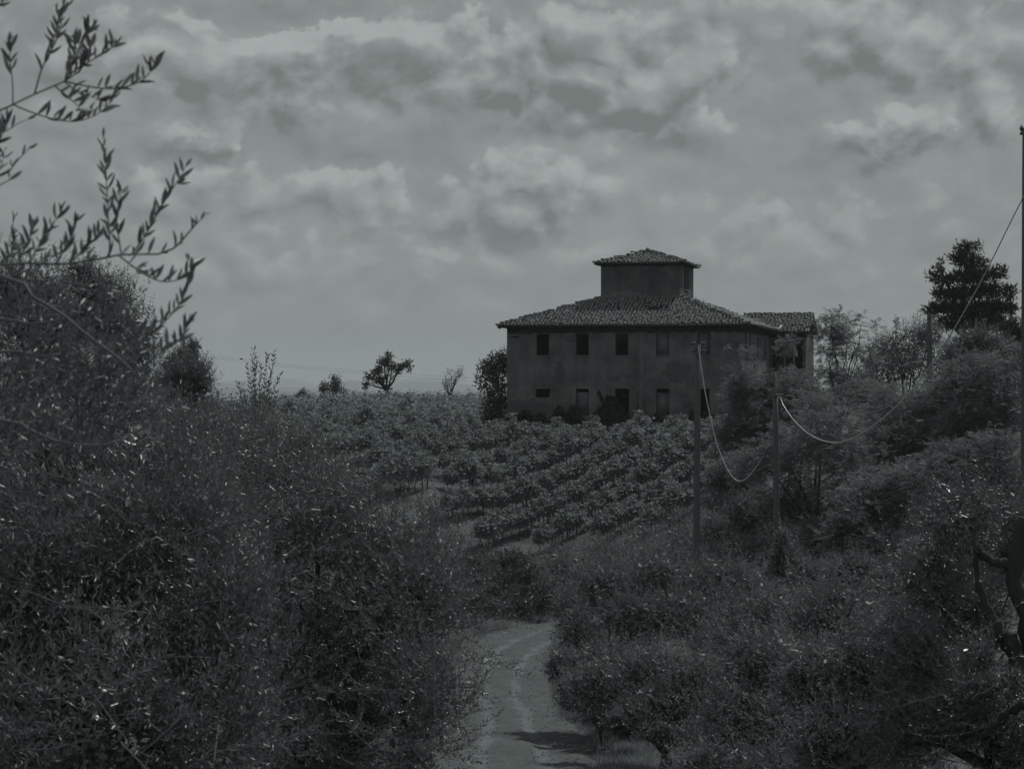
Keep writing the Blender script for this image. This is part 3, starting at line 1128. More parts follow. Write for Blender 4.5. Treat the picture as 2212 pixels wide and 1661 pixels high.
for x in (WX0, WX1):
    g.add([(x, WY0, WE + .04), (x, WY1, WE + .04), (x, ym, WR - .1)], None, [(0, 1, 2)])
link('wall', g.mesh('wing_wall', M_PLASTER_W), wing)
g = Geo()
slab(g, [(WX0 - 2.0, WY0 - .6, WE), (WX1 + .35, WY0 - .6, WE), (WX1 + .35, ym, WR), (WX0 - 2.0, ym, WR)], .09)
slab(g, [(WX1 + .35, WY1 + .6, WE), (WX0 - 2.0, WY1 + .6, WE), (WX0 - 2.0, ym, WR), (WX1 + .35, ym, WR)], .09)
link('roof', g.mesh('wing_roof_boards', M_DARKWOOD), wing)
rest = Geo()
tile_slope(wing, (WX0 - 2.0, WY0 - .6, WE), (WX1 + .35, WY0 - .6, WE), (WX0 - 2.0, ym, WR), (WX1 + .35, ym, WR), 300, rest, rt)
tile_slope(wing, (WX1 + .35, WY1 + .6, WE), (WX0 - 2.0, WY1 + .6, WE), (WX1 + .35, ym, WR), (WX0 - 2.0, ym, WR), 0, rest, rt)
o = link('roof_tiling', rest.mesh('wing_roof_tiling', M_TILE), wing)
o['kind'] = 'stuff'
ridge_run(wing, (WX0 - 2.0, ym, WR), (WX1 + .35, ym, WR), rt)
for x in (18.805, 19.555):
    part_box('loggia_post', (x, WY0 - .03, zz(-.6)), (x + .16, WY0 + .2, zz(3.6)), M_STONE, wing)


# ------------------------------------------------------------------ trees
def lobe(px, py, d, rx, ry, rd=None):
    c = P(px, py, d)
    k = d / FPX
    return (c[0], c[1], c[2], rx * k, (rd if rd is not None else (rx + ry) * .5 * k), ry * k)


def gapnoise(p, scale, r):
    K = r.normal(0, 1, (7, 3)) / scale
    ph = r.uniform(0, 6.28, 7)
    return np.sin(p @ K.T * 2.2 + ph).sum(1) / 3.0


def sample_lobes(lobes, n, r, inner=.35, gap=None, gscale=1.0):
    L = np.array(lobes)
    w = L[:, 3] * L[:, 5] + L[:, 3] * L[:, 4]
    idx = r.choice(len(L), n, p=w / w.sum())
    u = norm(r.normal(0, 1, (n, 3)))
    rad = inner + (1 - inner) * r.random(n) ** .55
    # a lumpy outline
    lump = 1 + .16 * gapnoise(u + L[idx, :3] * .3, .5, np.random.default_rng(int(r.integers(1e6))))
    rad = rad * np.clip(lump, .6, 1.3)
    pts = L[idx, :3] + u * rad[:, None] * L[idx, 3:6]
    keep = np.ones(n, bool)
    if gap is not None:
        keep = gapnoise(pts, gscale, np.random.default_rng(int(r.integers(1e6)))) > gap
    return pts[keep], u[keep], rad[keep]


def sprigs(G, Gs, base, T, Ls, r, pairs, leaf_l, leaf_w, tmpl, stem_frac=.3, curve=.25, stem_r=.0018, upb=.25):
    n = len(base)
    T = norm(T)
    up = np.array([0, 0, 1.0])
    side0 = norm(np.cross(T, r.normal(0, 1, (n, 3))))
    Ls = np.broadcast_to(Ls, (n,))
    cv = (curve * Ls * r.uniform(.2, 1.4, n))[:, None]
    for k in range(pairs):
        t = (k + .7 + .3 * r.random(n)) / pairs
        pos = base + T * (Ls * t)[:, None] + up * cv * (t ** 2)[:, None]
        tang = norm(T * Ls[:, None] + 2 * up * cv * t[:, None])
        s = side0 if k % 2 == 0 else np.cross(tang, side0)
        for sg in (1, -1):
            D = tang * r.uniform(.45, .95, (n, 1)) + s * sg * r.uniform(.45, .9, (n, 1)) + up * upb + r.normal(0, .16, (n, 3))
            N = r.normal(0, .6, (n, 3)) + up
            sc = r.uniform(.65, 1.1, n) * (1 - .35 * t)
            G.scatter(tmpl, pos, D, N, leaf_l * sc, leaf_w * sc, np.clip(r.normal(.5, .25, n), 0, 1))
    if Gs is not None and stem_frac > 0:
        m = r.random(n) < stem_frac
        for b_, t_, l_, c_ in zip(base[m], T[m], Ls[m], cv[m]):
            ts = np.array([0, .5, 1.0])
            Gs.tube(b_ + np.outer(ts * l_, t_) + np.outer(ts ** 2, up) * c_, [stem_r * 1.5, stem_r * 1.2, stem_r * .6], 3, cap=False)


def limb_path(p0, p1, r, n=6, wob=.12):
    p0, p1 = np.asarray(p0, float), np.asarray(p1, float)
    L = np.linalg.norm(p1 - p0)
    t = np.linspace(0, 1, n)[:, None]
    o = np.cumsum(r.normal(0, wob * L / n, (n, 3)), axis=0)
    o -= t * o[-1]
    o[0] = 0
    return p0 + (p1 - p0) * t + o + np.array([0, 0, 1]) * (t * (1 - t)) * L * .12


def arches(lobes, n, seed, length=1.1, leaf=(.07, .013), pairs=15, stem=.0045):
    """long arching twigs standing out of the side of the crown that faces the track"""
    def add(G, Gs, r0):
        r = np.random.default_rng(seed)
        L = np.array(lobes)
        for i in range(n):
            l = L[int(r.choice(len(L), p=L[:, 3] * L[:, 5] / (L[:, 3] * L[:, 5]).sum()))]
            u = norm(r.normal(0, 1, 3) + np.array([0, -1.1, .25]))
            p0 = l[:3] + u * l[3:6] * r.uniform(.75, .95)
            ln = length * r.uniform(.5, 1.2)
            d = norm(np.array([r.normal(0, 1), r.normal(-.35, .35), r.normal(.25, .45)]))
            t = np.linspace(0, 1, 9)
            sag = r.choice([-.28, .30], p=[.6, .4])
            path = p0 + np.outer(t * ln, d) + np.outer((t - t ** 2 * .5) * 0 + sag * ln * t ** 2, (0, 0, 1)) + np.outer(np.maximum(t - .6, 0) ** 2 * ln * .9 * (sag < 0), (0, 0, 1))
            tx, ty = CXP + path[:, 0] / path[:, 1] * FPX, HZ - (path[:, 2] - EYE) / path[:, 1] * FPX
            if ty.min() < 955 or (length > .9 and tx.max() > 1050 and seed == 502):
                continue
            Gs.tube(path, np.linspace(stem, stem * .35, 9), 4, cap=False)
            tt = np.linspace(.12, 1, pairs)
            pos = np.stack([np.interp(tt, t, path[:, k]) for k in range(3)], -1)
            tan = norm(np.gradient(pos, axis=0))
            side = norm(np.cross(tan, np.array([0, 1.0, .2]) + r.normal(0, .5, (pairs, 3))))
            for sg in (1, -1):
                D = tan * r.uniform(.5, .9, (pairs, 1)) + side * sg * r.uniform(.35, .8, (pairs, 1)) + np.array([0, 0, .25]) + r.normal(0, .12, (pairs, 3))
                G.scatter(T_OLIVE4, pos, D, r.normal(0, .7, (pairs, 3)) + np.array([0, -.3, .7]), leaf[0] * r.uniform(.6, 1.15, pairs), leaf[1] * r.uniform(.8, 1.2, pairs), np.clip(r.normal(.55, .25, pairs), 0, 1))
    return add


def make_tree(name, label, cat, lobes, base_xy, kind, n, seed, group=None, trunk_r=.14, leaf=(.06, .013), sprig=.32, pairs=9,
              inner=.35, gap=None, gscale=.8, mat=None, stem=.25, limbs=7, tmpl=None, fork=.3, limb_r=.35, sink=.15, bark=None, extra=None, upb=.25, fill=(0, .2, .07)):
    r = np.random.default_rng(seed)
    bx, by = base_xy
    bz = gz(bx, by) - sink
    root = thing(name, (bx, by, bz), label, cat, group)
    L = np.array(lobes)
    ctr = np.average(L[:, :3], axis=0, weights=L[:, 3] * L[:, 5])
    lowz = (L[:, 2] - L[:, 5]).min()
    top = ctr.copy()
    hf = max(bz + .5, bz + (ctr[2] - bz) * fork)
    forkp = np.array([bx + (ctr[0] - bx) * .35, by + (ctr[1] - by) * .35, hf])
    g = Geo()
    pts = limb_path((bx, by, bz), forkp, r, 6, .10)
    g.tube(pts, np.linspace(trunk_r * 1.35, trunk_r * .85, 6), 9)
    tr = link('trunk', g.mesh('trunk', bark or M_BARK, (bx, by, bz), smooth=True), root)
    g = Geo()
    order = np.argsort(-L[:, 3] * L[:, 5])
    tg = [L[i, :3] for i in order[:limbs]]
    while len(tg) < limbs:
        i = order[len(tg) % len(order)]
        tg.append(L[i, :3] + r.normal(0, .45, 3) * L[i, 3:6])
    for p in tg:
        rr_ = trunk_r * r.uniform(.35, .6)
        lp = limb_path(forkp, p, r, 7, .16)
        g.tube(lp, np.linspace(rr_, rr_ * .25, 7), 6)
        for k in range(4):
            j = int(r.integers(2, 7))
            i = order[int(r.integers(len(order)))]
            q = lp[j] + (L[i, :3] + np.clip(r.normal(0, .4, 3), -.6, .6) * L[i, 3:6] - lp[j]) * .6
            g.tube(limb_path(lp[j], q, r, 5, .2), np.linspace(rr_ * .33, rr_ * .08, 5), 4)
    link('limbs', g.mesh('limbs', bark or M_BARK, (bx, by, bz), smooth=True), root)
    G, Gs = Geo(), Geo()
    pts, u, rad = sample_lobes(lobes, n, r, inner, gap, gscale)
    ppx = CXP + (pts[:, 0]) / pts[:, 1] * FPX
    ppy = HZ - (pts[:, 2] - EYE) / pts[:, 1] * FPX
    off = (ppx < -40) | (ppx > 2260) | (ppy > 1720)
    kp = ~(off & (r.random(len(pts)) < .6))
    pts, u, rad = pts[kp], u[kp], rad[kp]
    m = len(pts)
    if kind == 'olive':
        T = u * .75 + r.normal(0, .5, (m, 3)) + np.array([0, 0, .35])
        sprigs(G, Gs, pts - norm(T) * sprig * .5, T, sprig * r.uniform(.6, 1.25, m), r, pairs, leaf[0], leaf[1], tmpl or T_OLIVE, stem, upb=upb)
    elif kind == 'locust':
        cl = r.random(m) < .36
        pts, u, m = pts[cl], u[cl], int(cl.sum())
        for k in range(8):
            th = r.uniform(0, 6.283, m)
            a = np.stack([np.cos(th), np.sin(th), r.normal(.15, .35, m)], -1) + u * .35
            pp = pts + a * .10 + r.normal(0, .10, (m, 3))
            N = np.array([0, -.35, .8]) + r.normal(0, .65, (m, 3))
            G.scatter(T_pinnate(pairs), pp, a, N, leaf[0] * r.uniform(.7, 1.2, m), leaf[1] * r.uniform(.8, 1.2, m), np.clip(r.normal(.5, .22, m), 0, 1))
    elif kind == 'broad':
        for k in range(pairs):
            a = u * .4 + r.normal(0, .8, (m, 3))
            pp = pts + r.normal(0, sprig * .4, (m, 3))
            N = np.array([0, 0, .8]) + u * .5 + r.normal(0, .5, (m, 3))
            G.scatter(T_VINE, pp, a, N, leaf[0] * r.uniform(.6, 1.2, m), leaf[1] * r.uniform(.7, 1.2, m), np.clip(r.normal(.5, .25, m), 0, 1))
    elif kind == 'needle':
        for k in range(pairs):
            a = u * .8 + r.normal(0, .6, (m, 3)) + np.array([0, 0, .45])
            pp = pts + r.normal(0, sprig * .45, (m, 3))
            N = r.normal(0, 1, (m, 3))
            G.scatter(T_tuft(6, .55, 3 + k, .07), pp, a, N, leaf[0] * r.uniform(.6, 1.2, m), leaf[0] * .8, np.clip(r.normal(.5, .25, m), 0, 1))
    if fill[0]:      # the shaded heart of the crown: bigger bunches of leaves
        idx = r.choice(len(L), fill[0], p=L[:, 3] * L[:, 5] / (L[:, 3] * L[:, 5]).sum())
        uu = norm(r.normal(0, 1, (fill[0], 3)))
        pp = L[idx, :3] + uu * (.68 * r.random((fill[0], 1)) ** .5) * L[idx, 3:6]
        G.scatter(T_OLIVE, pp, r.normal(0, 1, (fill[0], 3)), r.normal(0, 1, (fill[0], 3)), fill[1] * r.uniform(.6, 1.2, fill[0]), fill[2] * r.uniform(.7, 1.2, fill[0]), r.uniform(0, .6, fill[0]))
    for ex_ in (extra or ()):
        ex_(G, Gs, r)
    cr = link('crown', G.mesh('crown', mat, (bx, by, bz)), root)
    cr['kind'] = 'stuff'
    if Gs.nv:
        tw = link('twigs', Gs.mesh('twigs', M_TWIG, (bx, by, bz)), root)
        tw['kind'] = 'stuff'
    return root


# ---- olives on the left
T2L = [lobe(60, 1230, 13, 330, 260, 1.1), lobe(330, 1180, 13.6, 250, 200, .9), lobe(470, 1330, 13, 140, 150, .7), lobe(420, 1560, 12.4, 200, 190, .9),
       lobe(130, 1560, 12, 300, 240, 1.0), lobe(-150, 1400, 12.5, 250, 300, 1.0), lobe(250, 1000, 14.5, 260, 110, .8), lobe(60, 980, 14, 200, 120, .8)]
make_tree('olive_tree', 'dense olive tree filling the lower left corner, its long narrow leaves glinting', 'olive tree',
          T2L,
          (-2.9, 12.8), 'olive', 9000, 11, trunk_r=.16, leaf=(.078, .0145), sprig=.40, pairs=8, inner=.3, gap=-.3, gscale=.42, mat=M_OLIVE, stem=.2, fill=(9000, .10, .03), extra=[arches(T2L, 150, 501, 1.0, (.072, .0135), 15)])


def shoots(G, Gs, r):
    """upright water shoots above the crown"""
    for (b, tip, nlf) in (((550, 955), (556, 775), 16), ((565, 955), (586, 800), 14), ((552, 955), (544, 770), 14), ((552, 960), (549, 757), 16), ((556, 950), (592, 762), 16), ((560, 950), (604, 812), 12), ((545, 960), (516, 832), 11),
                          ((562, 930), (578, 770), 16), ((556, 940), (565, 790), 16), ((548, 930), (535, 790), 12), ((575, 950), (597, 850), 9), ((540, 950), (528, 850), 9)):
        d = 27 + r.normal(0, .3)
        p0, p1 = P(b[0], b[1], d), P(tip[0], tip[1], d + r.normal(0, .15))
        path = limb_path(p0, p1, r, 8, .07)
        Gs.tube(path, np.linspace(.006, .002, 8), 4, cap=False)
        t = np.linspace(.12, 1, nlf)
        pos = np.stack([np.interp(t, np.linspace(0, 1, 8), path[:, i]) for i in range(3)], -1)
        for sg in (1, -1):
            D = norm(p1 - p0) * .8 + np.stack([sg * r.uniform(.2, .8, nlf), r.normal(0, .5, nlf), r.uniform(-.1, .3, nlf)], -1)
            G.scatter(T_OLIVE4, pos, D, r.normal(0, 1, (nlf, 3)) + np.array([0, -.6, .3]), .075 * r.uniform(.7, 1.15, nlf), .021, r.uniform(.1, .8, nlf))


T3L = [lobe(680, 1130, 23, 230, 150, 1.3), lobe(560, 1010, 24, 190, 110, 1.0), lobe(870, 1190, 23, 140, 105, .9), lobe(915, 1300, 22, 120, 130, .9),
           lobe(905, 1500, 21, 130, 160, 1.0), lobe(700, 1400, 22.5, 240, 240, 1.2), lobe(640, 1640, 21.5, 250, 160, 1.0), lobe(450, 930, 26, 150, 70, .9), lobe(870, 1650, 20.5, 85, 110, .8)]
T3R = [lobe(930, 1480, 21, 110, 150, .6), lobe(940, 1320, 22, 100, 110, .6), lobe(880, 1620, 20.5, 80, 90, .6)]
make_tree('olive_tree', 'large olive tree left of the track, its drooping twigs reaching over the wheel ruts', 'olive tree',
          T3L,
          (-1.9, 22.4), 'olive', 8000, 12, trunk_r=.2, leaf=(.074, .0155), sprig=.40, pairs=8, inner=.3, gap=-.36, gscale=.5, mat=M_OLIVE, stem=.14, extra=[shoots, arches(T3L, 170, 502, 1.15, (.072, .0145), 16), arches(T3R, 60, 504, .75, (.07, .0145), 18)], fill=(12000, .11, .035))

make_tree('olive_tree', 'tall rounded olive tree against the sky at the left edge', 'olive tree',
          [lobe(90, 700, 42, 150, 150), lobe(220, 680, 43, 100, 110), lobe(280, 760, 42, 75, 120), lobe(130, 850, 41, 190, 110), lobe(300, 880, 42, 80, 80), lobe(30, 620, 42, 80, 70), lobe(185, 600, 43, 55, 45)],
          (-8.6, 42), 'olive', 4600, 13, trunk_r=.24, leaf=(.09, .028), sprig=.4, pairs=7, inner=.3, gap=-.6, mat=M_OLIVE_FAR, stem=.05, fill=(3500, .25, .1))

make_tree('olive_tree', 'small round olive tree with a dark leaning trunk before the far vineyard', 'olive tree',
          [lobe(412, 810, 70, 50, 50), lobe(400, 770, 71, 32, 34), lobe(435, 830, 70, 30, 42), lobe(375, 845, 70, 42, 40), lobe(335, 880, 69, 55, 50), lobe(425, 880, 70, 32, 28), lobe(380, 790, 71, 40, 30), lobe(352, 830, 70, 40, 40), lobe(420, 752, 71, 16, 18)],
          (-10.9, 70), 'olive', 2900, 14, trunk_r=.2, leaf=(.10, .034), sprig=.42, pairs=6, inner=.25, gap=-.5, mat=M_OLIVE_FAR, stem=.03, limbs=8, fill=(1800, .3, .12))

# ---- small trees on the crest
make_tree('crest_tree', 'ragged dark tree on the skyline with one long drooping limb to its right', 'tree',
          [lobe(a_, b_, 190, c_, e_, .5) for (a_, b_, c_, e_) in ((838, 771, 10, 13), (828, 784, 13, 11), (846, 790, 10, 9), (815, 800, 12, 9), (800, 812, 12, 7), (791, 830, 7, 10), (818, 820, 13, 7), (836, 838, 8, 6), (860, 801, 8, 5), (868, 791, 8, 6), (880, 785, 9, 7), (884, 797, 5, 7))],
          (-11.15, 190), 'broad', 640, 21, trunk_r=.2, leaf=(.16, .12), sprig=.3, pairs=5, inner=.1, gap=-.3, gscale=.35, mat=M_DARK, limbs=11, fork=.45)
make_tree('crest_tree', 'upright leafy sapling on the skyline left of the ragged tree', 'tree',
          [lobe(728, 822, 188, 11, 14), lobe(722, 838, 188, 14, 10), lobe(700, 836, 188, 9, 11), lobe(742, 845, 188, 14, 6)],
          (-15.7, 188), 'broad', 420, 22, trunk_r=.1, leaf=(.14, .11), sprig=.4, pairs=5, inner=.2, gap=-.2, gscale=.5, mat=M_OLIVE_FAR, limbs=6)
make_tree('crest_tree', 'low bush on the skyline at the left end of the crest', 'bush',
          [lobe(660, 850, 187, 13, 9), lobe(650, 856, 187, 10, 6)], (-18.2, 187), 'broad', 200, 23, trunk_r=.07, leaf=(.14, .11), sprig=.35, pairs=5, inner=.2, gap=-.2, gscale=.5, mat=M_OLIVE_FAR, limbs=4)
make_tree('crest_tree', 'thin bare sapling on the skyline between the ragged tree and the house', 'tree',
          [lobe(976, 806, 189, 17, 16), lobe(962, 828, 189, 12, 9), lobe(992, 802, 189, 10, 12)], (-5.6, 189), 'broad', 120, 24, trunk_r=.09, leaf=(.12, .08), sprig=.35, pairs=4,
          inner=.3, gap=-.1, gscale=.4, mat=M_OLIVE_FAR, limbs=12, fork=.35)
make_tree('broadleaf_tree', 'dark broadleaf tree against the left corner of the farmhouse', 'tree',
          [lobe(1072, 800, 163, 32, 42), lobe(1050, 815, 163, 24, 35), lobe(1080, 850, 163, 28, 45), lobe(1062, 885, 162, 26, 34), lobe(1050, 920, 161.5, 28, 24), lobe(1080, 910, 161.5, 22, 30), lobe(1090, 780, 164, 20, 30)],
          (-1.6, 163.5), 'broad', 1300, 25, trunk_r=.18, leaf=(.17, .13), sprig=.45, pairs=6, inner=.25, gap=-.6, gscale=.7, mat=M_DARK, limbs=7, fork=.25)

# ---- right-hand trees
LG = 'locust trees in the thicket right of the farmhouse'
locs = [
    ('pale feathery locust tree in front of the right end of the facade', [lobe(1592, 830, 112, 28, 36), lobe(1640, 850, 113, 50, 48), lobe(1605, 870, 112, 42, 50), lobe(1700, 830, 114, 42, 45), lobe(1650, 910, 112, 80, 60), lobe(1710, 860, 112, 50, 70), lobe(1600, 935, 111, 55, 35), lobe(1745, 840, 114, 45, 45), lobe(1572, 752, 112, 10, 14), lobe(1618, 765, 112, 12, 18), lobe(1700, 745, 114, 14, 16)], (12.6, 112), 2300, -.6),
    ('open see-through locust tree against the sky right of the rear wing', [lobe(1795, 705, 122, 40, 30), lobe(1860, 702, 122, 32, 26), lobe(1785, 770, 122, 32, 42), lobe(1830, 745, 122, 45, 32), lobe(1880, 760, 122, 30, 35), lobe(1820, 830, 121, 60, 35)], (18.6, 122), 1300, -.2),
    ('broad locust tree under the low point of the sagging pale cable', [lobe(1770, 935, 101, 95, 70), lobe(1700, 985, 100, 60, 55), lobe(1830, 1000, 99, 80, 60), lobe(1640, 1000, 101, 60, 50), lobe(1760, 880, 104, 60, 40), lobe(1740, 1075, 102, 80, 50), lobe(1680, 1110, 102, 60, 50), lobe(1800, 1110, 101, 70, 60), lobe(1760, 1160, 99, 70, 40)], (14.6, 101), 1900, -.75),
    ('locust tree below the farther bare pole on the right', [lobe(1950, 905, 104, 90, 70), lobe(1900, 870, 106, 60, 50), lobe(1990, 960, 102, 80, 60), lobe(1890, 960, 102, 60, 60), lobe(1850, 850, 108, 50, 40), lobe(2020, 880, 104, 50, 45)], (19.4, 104), 1700, -.75),
    ('tall pale locust tree at the right edge below the conifer', [lobe(2110, 830, 101, 90, 70), lobe(2170, 880, 100, 70, 80), lobe(2080, 910, 100, 70, 60), lobe(2190, 790, 102, 50, 55), lobe(2040, 850, 102, 45, 45)], (22.6, 101), 1700, -.75),
    ('dark lower locust tree above the shady hollow in the thicket', [lobe(1880, 1090, 92, 80, 75), lobe(1830, 1160, 91, 65, 65), lobe(1950, 1060, 92, 80, 60), lobe(1900, 1190, 90, 60, 50)], (15.8, 92), 1400, -.8),
    ('locust tree behind the glinting olive at the right', [lobe(2060, 1020, 90, 90, 70), lobe(2150, 1000, 90, 80, 80), lobe(2030, 1110, 89, 70, 60), lobe(2200, 1080, 89, 60, 80)], (20, 90), 1400, -.8)]
for k, (lab, lo, xy, n, gp) in enumerate(locs):
    make_tree('locust_tree', lab, 'tree', lo, xy, 'locust', n, 40 + k, LG, trunk_r=.16, leaf=(.40, .10), sprig=.5, pairs=5, inner=.25, gap=gp, gscale=.8, mat=M_LOCUST, limbs=9, fork=.35, fill=(0 if k == 1 else 3200, .26, .09))

make_tree('evergreen_shrub', 'tall dark evergreen shrub behind the bare pole right of the wing', 'shrub',
          [lobe(1935, 750, 128, 50, 50), lobe(1895, 775, 128, 45, 55), lobe(1880, 830, 127, 60, 50), lobe(2010, 720, 128, 36, 32), lobe(1985, 740, 128, 45, 60), lobe(1950, 800, 127, 70, 50), lobe(1938, 705, 128, 8, 22), lobe(2030, 790, 128, 50, 60)],
          (23.5, 128), 'olive', 3000, 61, trunk_r=.15, leaf=(.15, .055), sprig=.5, pairs=5, inner=.2, gap=-.9, mat=M_OLIVE_FAR, stem=0, fill=(2500, .3, .1))
make_tree('evergreen_shrub', 'rounded grey-green shrub crown at the foot of the conifer', 'shrub',
          [lobe(2110, 740, 125, 50, 45), lobe(2070, 765, 125, 45, 45), lobe(2150, 760, 125, 45, 45), lobe(2100, 800, 124, 80, 50)],
          (27, 125), 'olive', 2300, 62, trunk_r=.15, leaf=(.15, .055), sprig=.5, pairs=5, inner=.2, gap=-.9, mat=M_OLIVE_FAR, stem=0, fill=(2500, .4, .16))

con = [(2082, 540, 22, 14), (2111, 538, 9, 10), (2070, 560, 18, 10), (2100, 568, 32, 14), (2030, 578, 8, 18), (2016, 597, 17, 9), (2045, 604, 24, 12), (2090, 600, 36, 14),
       (2130, 592, 30, 13), (2160, 588, 14, 13), (2040, 636, 26, 11), (2085, 634, 40, 15), (2135, 630, 34, 14), (2178, 632, 20, 12), (2018, 668, 24, 11), (2065, 668, 38, 13),
       (2115, 672, 44, 16), (2160, 664, 34, 13), (2188, 672, 13, 11), (2050, 698, 34, 13), (2100, 702, 44, 14), (2150, 700, 40, 15), (2190, 705, 14, 10)]
make_tree('conifer_tree', 'dark conifer with tiered clumps standing highest at the right', 'conifer',
          [lobe(a, b, 165, c, e * 1.05, c * 165 / FPX * .95) for (a, b, c, e) in con], (35.6, 165), 'needle', 3000, 63, trunk_r=.28, leaf=(.40, .2), sprig=.35, pairs=3, inner=.15, gap=-1.0, gscale=.6,
          mat=M_CONIFER, limbs=20, fork=.5)
make_tree('conifer_tree', 'low dark conifer top at the right edge behind the near pole', 'conifer',
          [lobe(2180, 715, 150, 24, 18), lobe(2205, 725, 150, 26, 22), lobe(2195, 750, 150, 40, 25), lobe(2225, 700, 150, 20, 20)], (36, 150), 'needle', 900, 64, trunk_r=.2, leaf=(.32, .2), sprig=.35, pairs=3, inner=.15,
          mat=M_CONIFER, limbs=8, fork=.5)


# ---- olives on the right
def right_limbs(G, Gs, r):
    pass


OG = 'olive trees right of the track'
mids = [
    ('round olive tree at the bend of the track, beside its right edge', [lobe(1310, 1270, 66, 110, 85), lobe(1250, 1365, 64, 66, 85), lobe(1370, 1340, 64, 100, 90), lobe(1225, 1310, 65, 40, 60), lobe(1230, 1430, 63, 50, 60), lobe(1310, 1430, 62, 90, 75), lobe(1290, 1500, 60, 75, 45), lobe(1230, 1480, 62, 40, 40)], (2.9, 64.5), 2700),
    ('wide olive tree below the second pole, pale twigs on its top', [lobe(1560, 1255, 66, 150, 75), lobe(1480, 1330, 64, 120, 85), lobe(1640, 1330, 62, 130, 90), lobe(1420, 1240, 66, 90, 60), lobe(1560, 1390, 61, 120, 80)], (6.0, 63), 3200),
    ('olive tree beside the patch of pale verge grass', [lobe(1400, 1460, 54, 110, 90), lobe(1500, 1480, 53, 120, 100), lobe(1290, 1480, 55, 90, 75), lobe(1450, 1520, 52.5, 140, 60), lobe(1560, 1590, 50, 80, 70), lobe(1430, 1580, 51.5, 60, 30)], (3.9, 53.5), 2500),
    ('olive tree in the middle of the grove above the bottom edge', [lobe(1650, 1440, 46, 140, 120), lobe(1580, 1570, 45, 140, 110), lobe(1720, 1570, 44, 140, 120), lobe(1560, 1660, 43, 150, 90), lobe(1700, 1680, 42, 150, 90)], (5.4, 44.5), 3200),
    ('olive tree left of the gnarled trunk, dark gaps in its crown', [lobe(1810, 1330, 40, 140, 100), lobe(1880, 1440, 37, 140, 130), lobe(1770, 1480, 38, 120, 120), lobe(1830, 1600, 36, 170, 120), lobe(1960, 1380, 36, 90, 130)], (6.3, 38), 3600),
    ('small olive tree in front of the shady hollow, upright shoots on top', [lobe(1760, 1250, 54, 80, 50), lobe(1700, 1220, 56, 50, 50), lobe(1690, 1175, 56, 14, 50), lobe(1850, 1240, 52, 80, 55), lobe(1780, 1310, 52, 100, 60), lobe(1920, 1270, 51, 70, 60)], (7.6, 54), 2000)]
for k, (lab, lo, xy, n) in enumerate(mids):
    make_tree('olive_tree', lab, 'olive tree', lo, xy, 'olive', n, 80 + k, OG, trunk_r=.15, leaf=(.095, .029), sprig=.42, pairs=6, inner=.2, gap=-.95, gscale=.6, mat=M_OLIVE_FAR, stem=.05, fill=(4500, .26, .1))

T18L = [lobe(2080, 1120, 26.5, 110, 110, .8), lobe(2010, 1250, 27, 110, 110, .8), lobe(2090, 1330, 27.5, 140, 130, .8), lobe(1990, 1430, 26.5, 120, 110, .8), lobe(2100, 1540, 25.5, 140, 120, .8), lobe(1960, 1580, 26, 130, 120, .8),
                lobe(2190, 1160, 27, 70, 130, .8), lobe(2210, 1600, 25, 110, 110, .8), lobe(2120, 1480, 25, 60, 50, .4), lobe(2110, 1420, 23.3, 60, 50, .25), lobe(2190, 1480, 23.2, 50, 60, .25)]
gn = make_tree('olive_tree', 'old olive tree with a gnarled dark trunk at the right edge', 'olive tree',
               T18L,
               (6.35, 24.6), 'olive', 5600, 95, trunk_r=.2, leaf=(.064, .0145), sprig=.36, pairs=7, inner=.2, gap=-.9, gscale=.5, mat=M_OLIVE, stem=.2, limbs=5, fill=(9000, .12, .04), extra=[arches(T18L, 150, 503, 1.2, (.07, .014), 16)])
base = np.array(gn.location)
g = Geo()


rn0 = np.random.default_rng(3)


def px_limb(pts, d, radii, sides=9):
    pp = smooth_path([P(a, b, d + (c if len(q) > 2 else 0)) for q in pts for (a, b, c) in [(q + (0,))[:3]]], 14)
    rr2 = np.interp(np.linspace(0, 1, 14), np.linspace(0, 1, len(radii)), radii)
    rr2 = .80 * rr2 * (1 + .16 * np.sin(np.arange(14) * 2.1) + .10 * rn0.normal(0, 1, 14))
    pp = pp + rn0.normal(0, .012, pp.shape)
    g.tube(pp, rr2, sides)


for pts, radii in (([(2285, 1660), (2240, 1540), (2205, 1440), (2172, 1375)], (.22, .19, .16, .14)),
                   ([(2165, 1380), (2150, 1350), (2125, 1300), (2110, 1240), (2105, 1170)], (.14, .09, .055, .04, .02)),
                   ([(2195, 1385), (2160, 1375), (2140, 1400), (2128, 1440)], (.11, .10, .08, .06)),
                   ([(2240, 1470), (2215, 1330), (2190, 1250), (2200, 1180), (2212, 1120)], (.13, .12, .12, .11, .08)),
                   ([(2192, 1225), (2150, 1215), (2108, 1192)], (.08, .07, .055)),
                   ([(2240, 1480), (2180, 1478), (2140, 1490), (2098, 1520)], (.07, .06, .055, .05)),
                   ([(2230, 1520), (2190, 1530), (2150, 1560), (2125, 1590)], (.07, .06, .05, .04)),
                   ([(2140, 1400), (2100, 1400), (2060, 1385), (2030, 1350)], (.06, .045, .03, .02))):
    px_limb(pts, 24.2, radii)
link('gnarled_limb', g.mesh('gnarled_limb', M_BARK, base, smooth=True), gn)

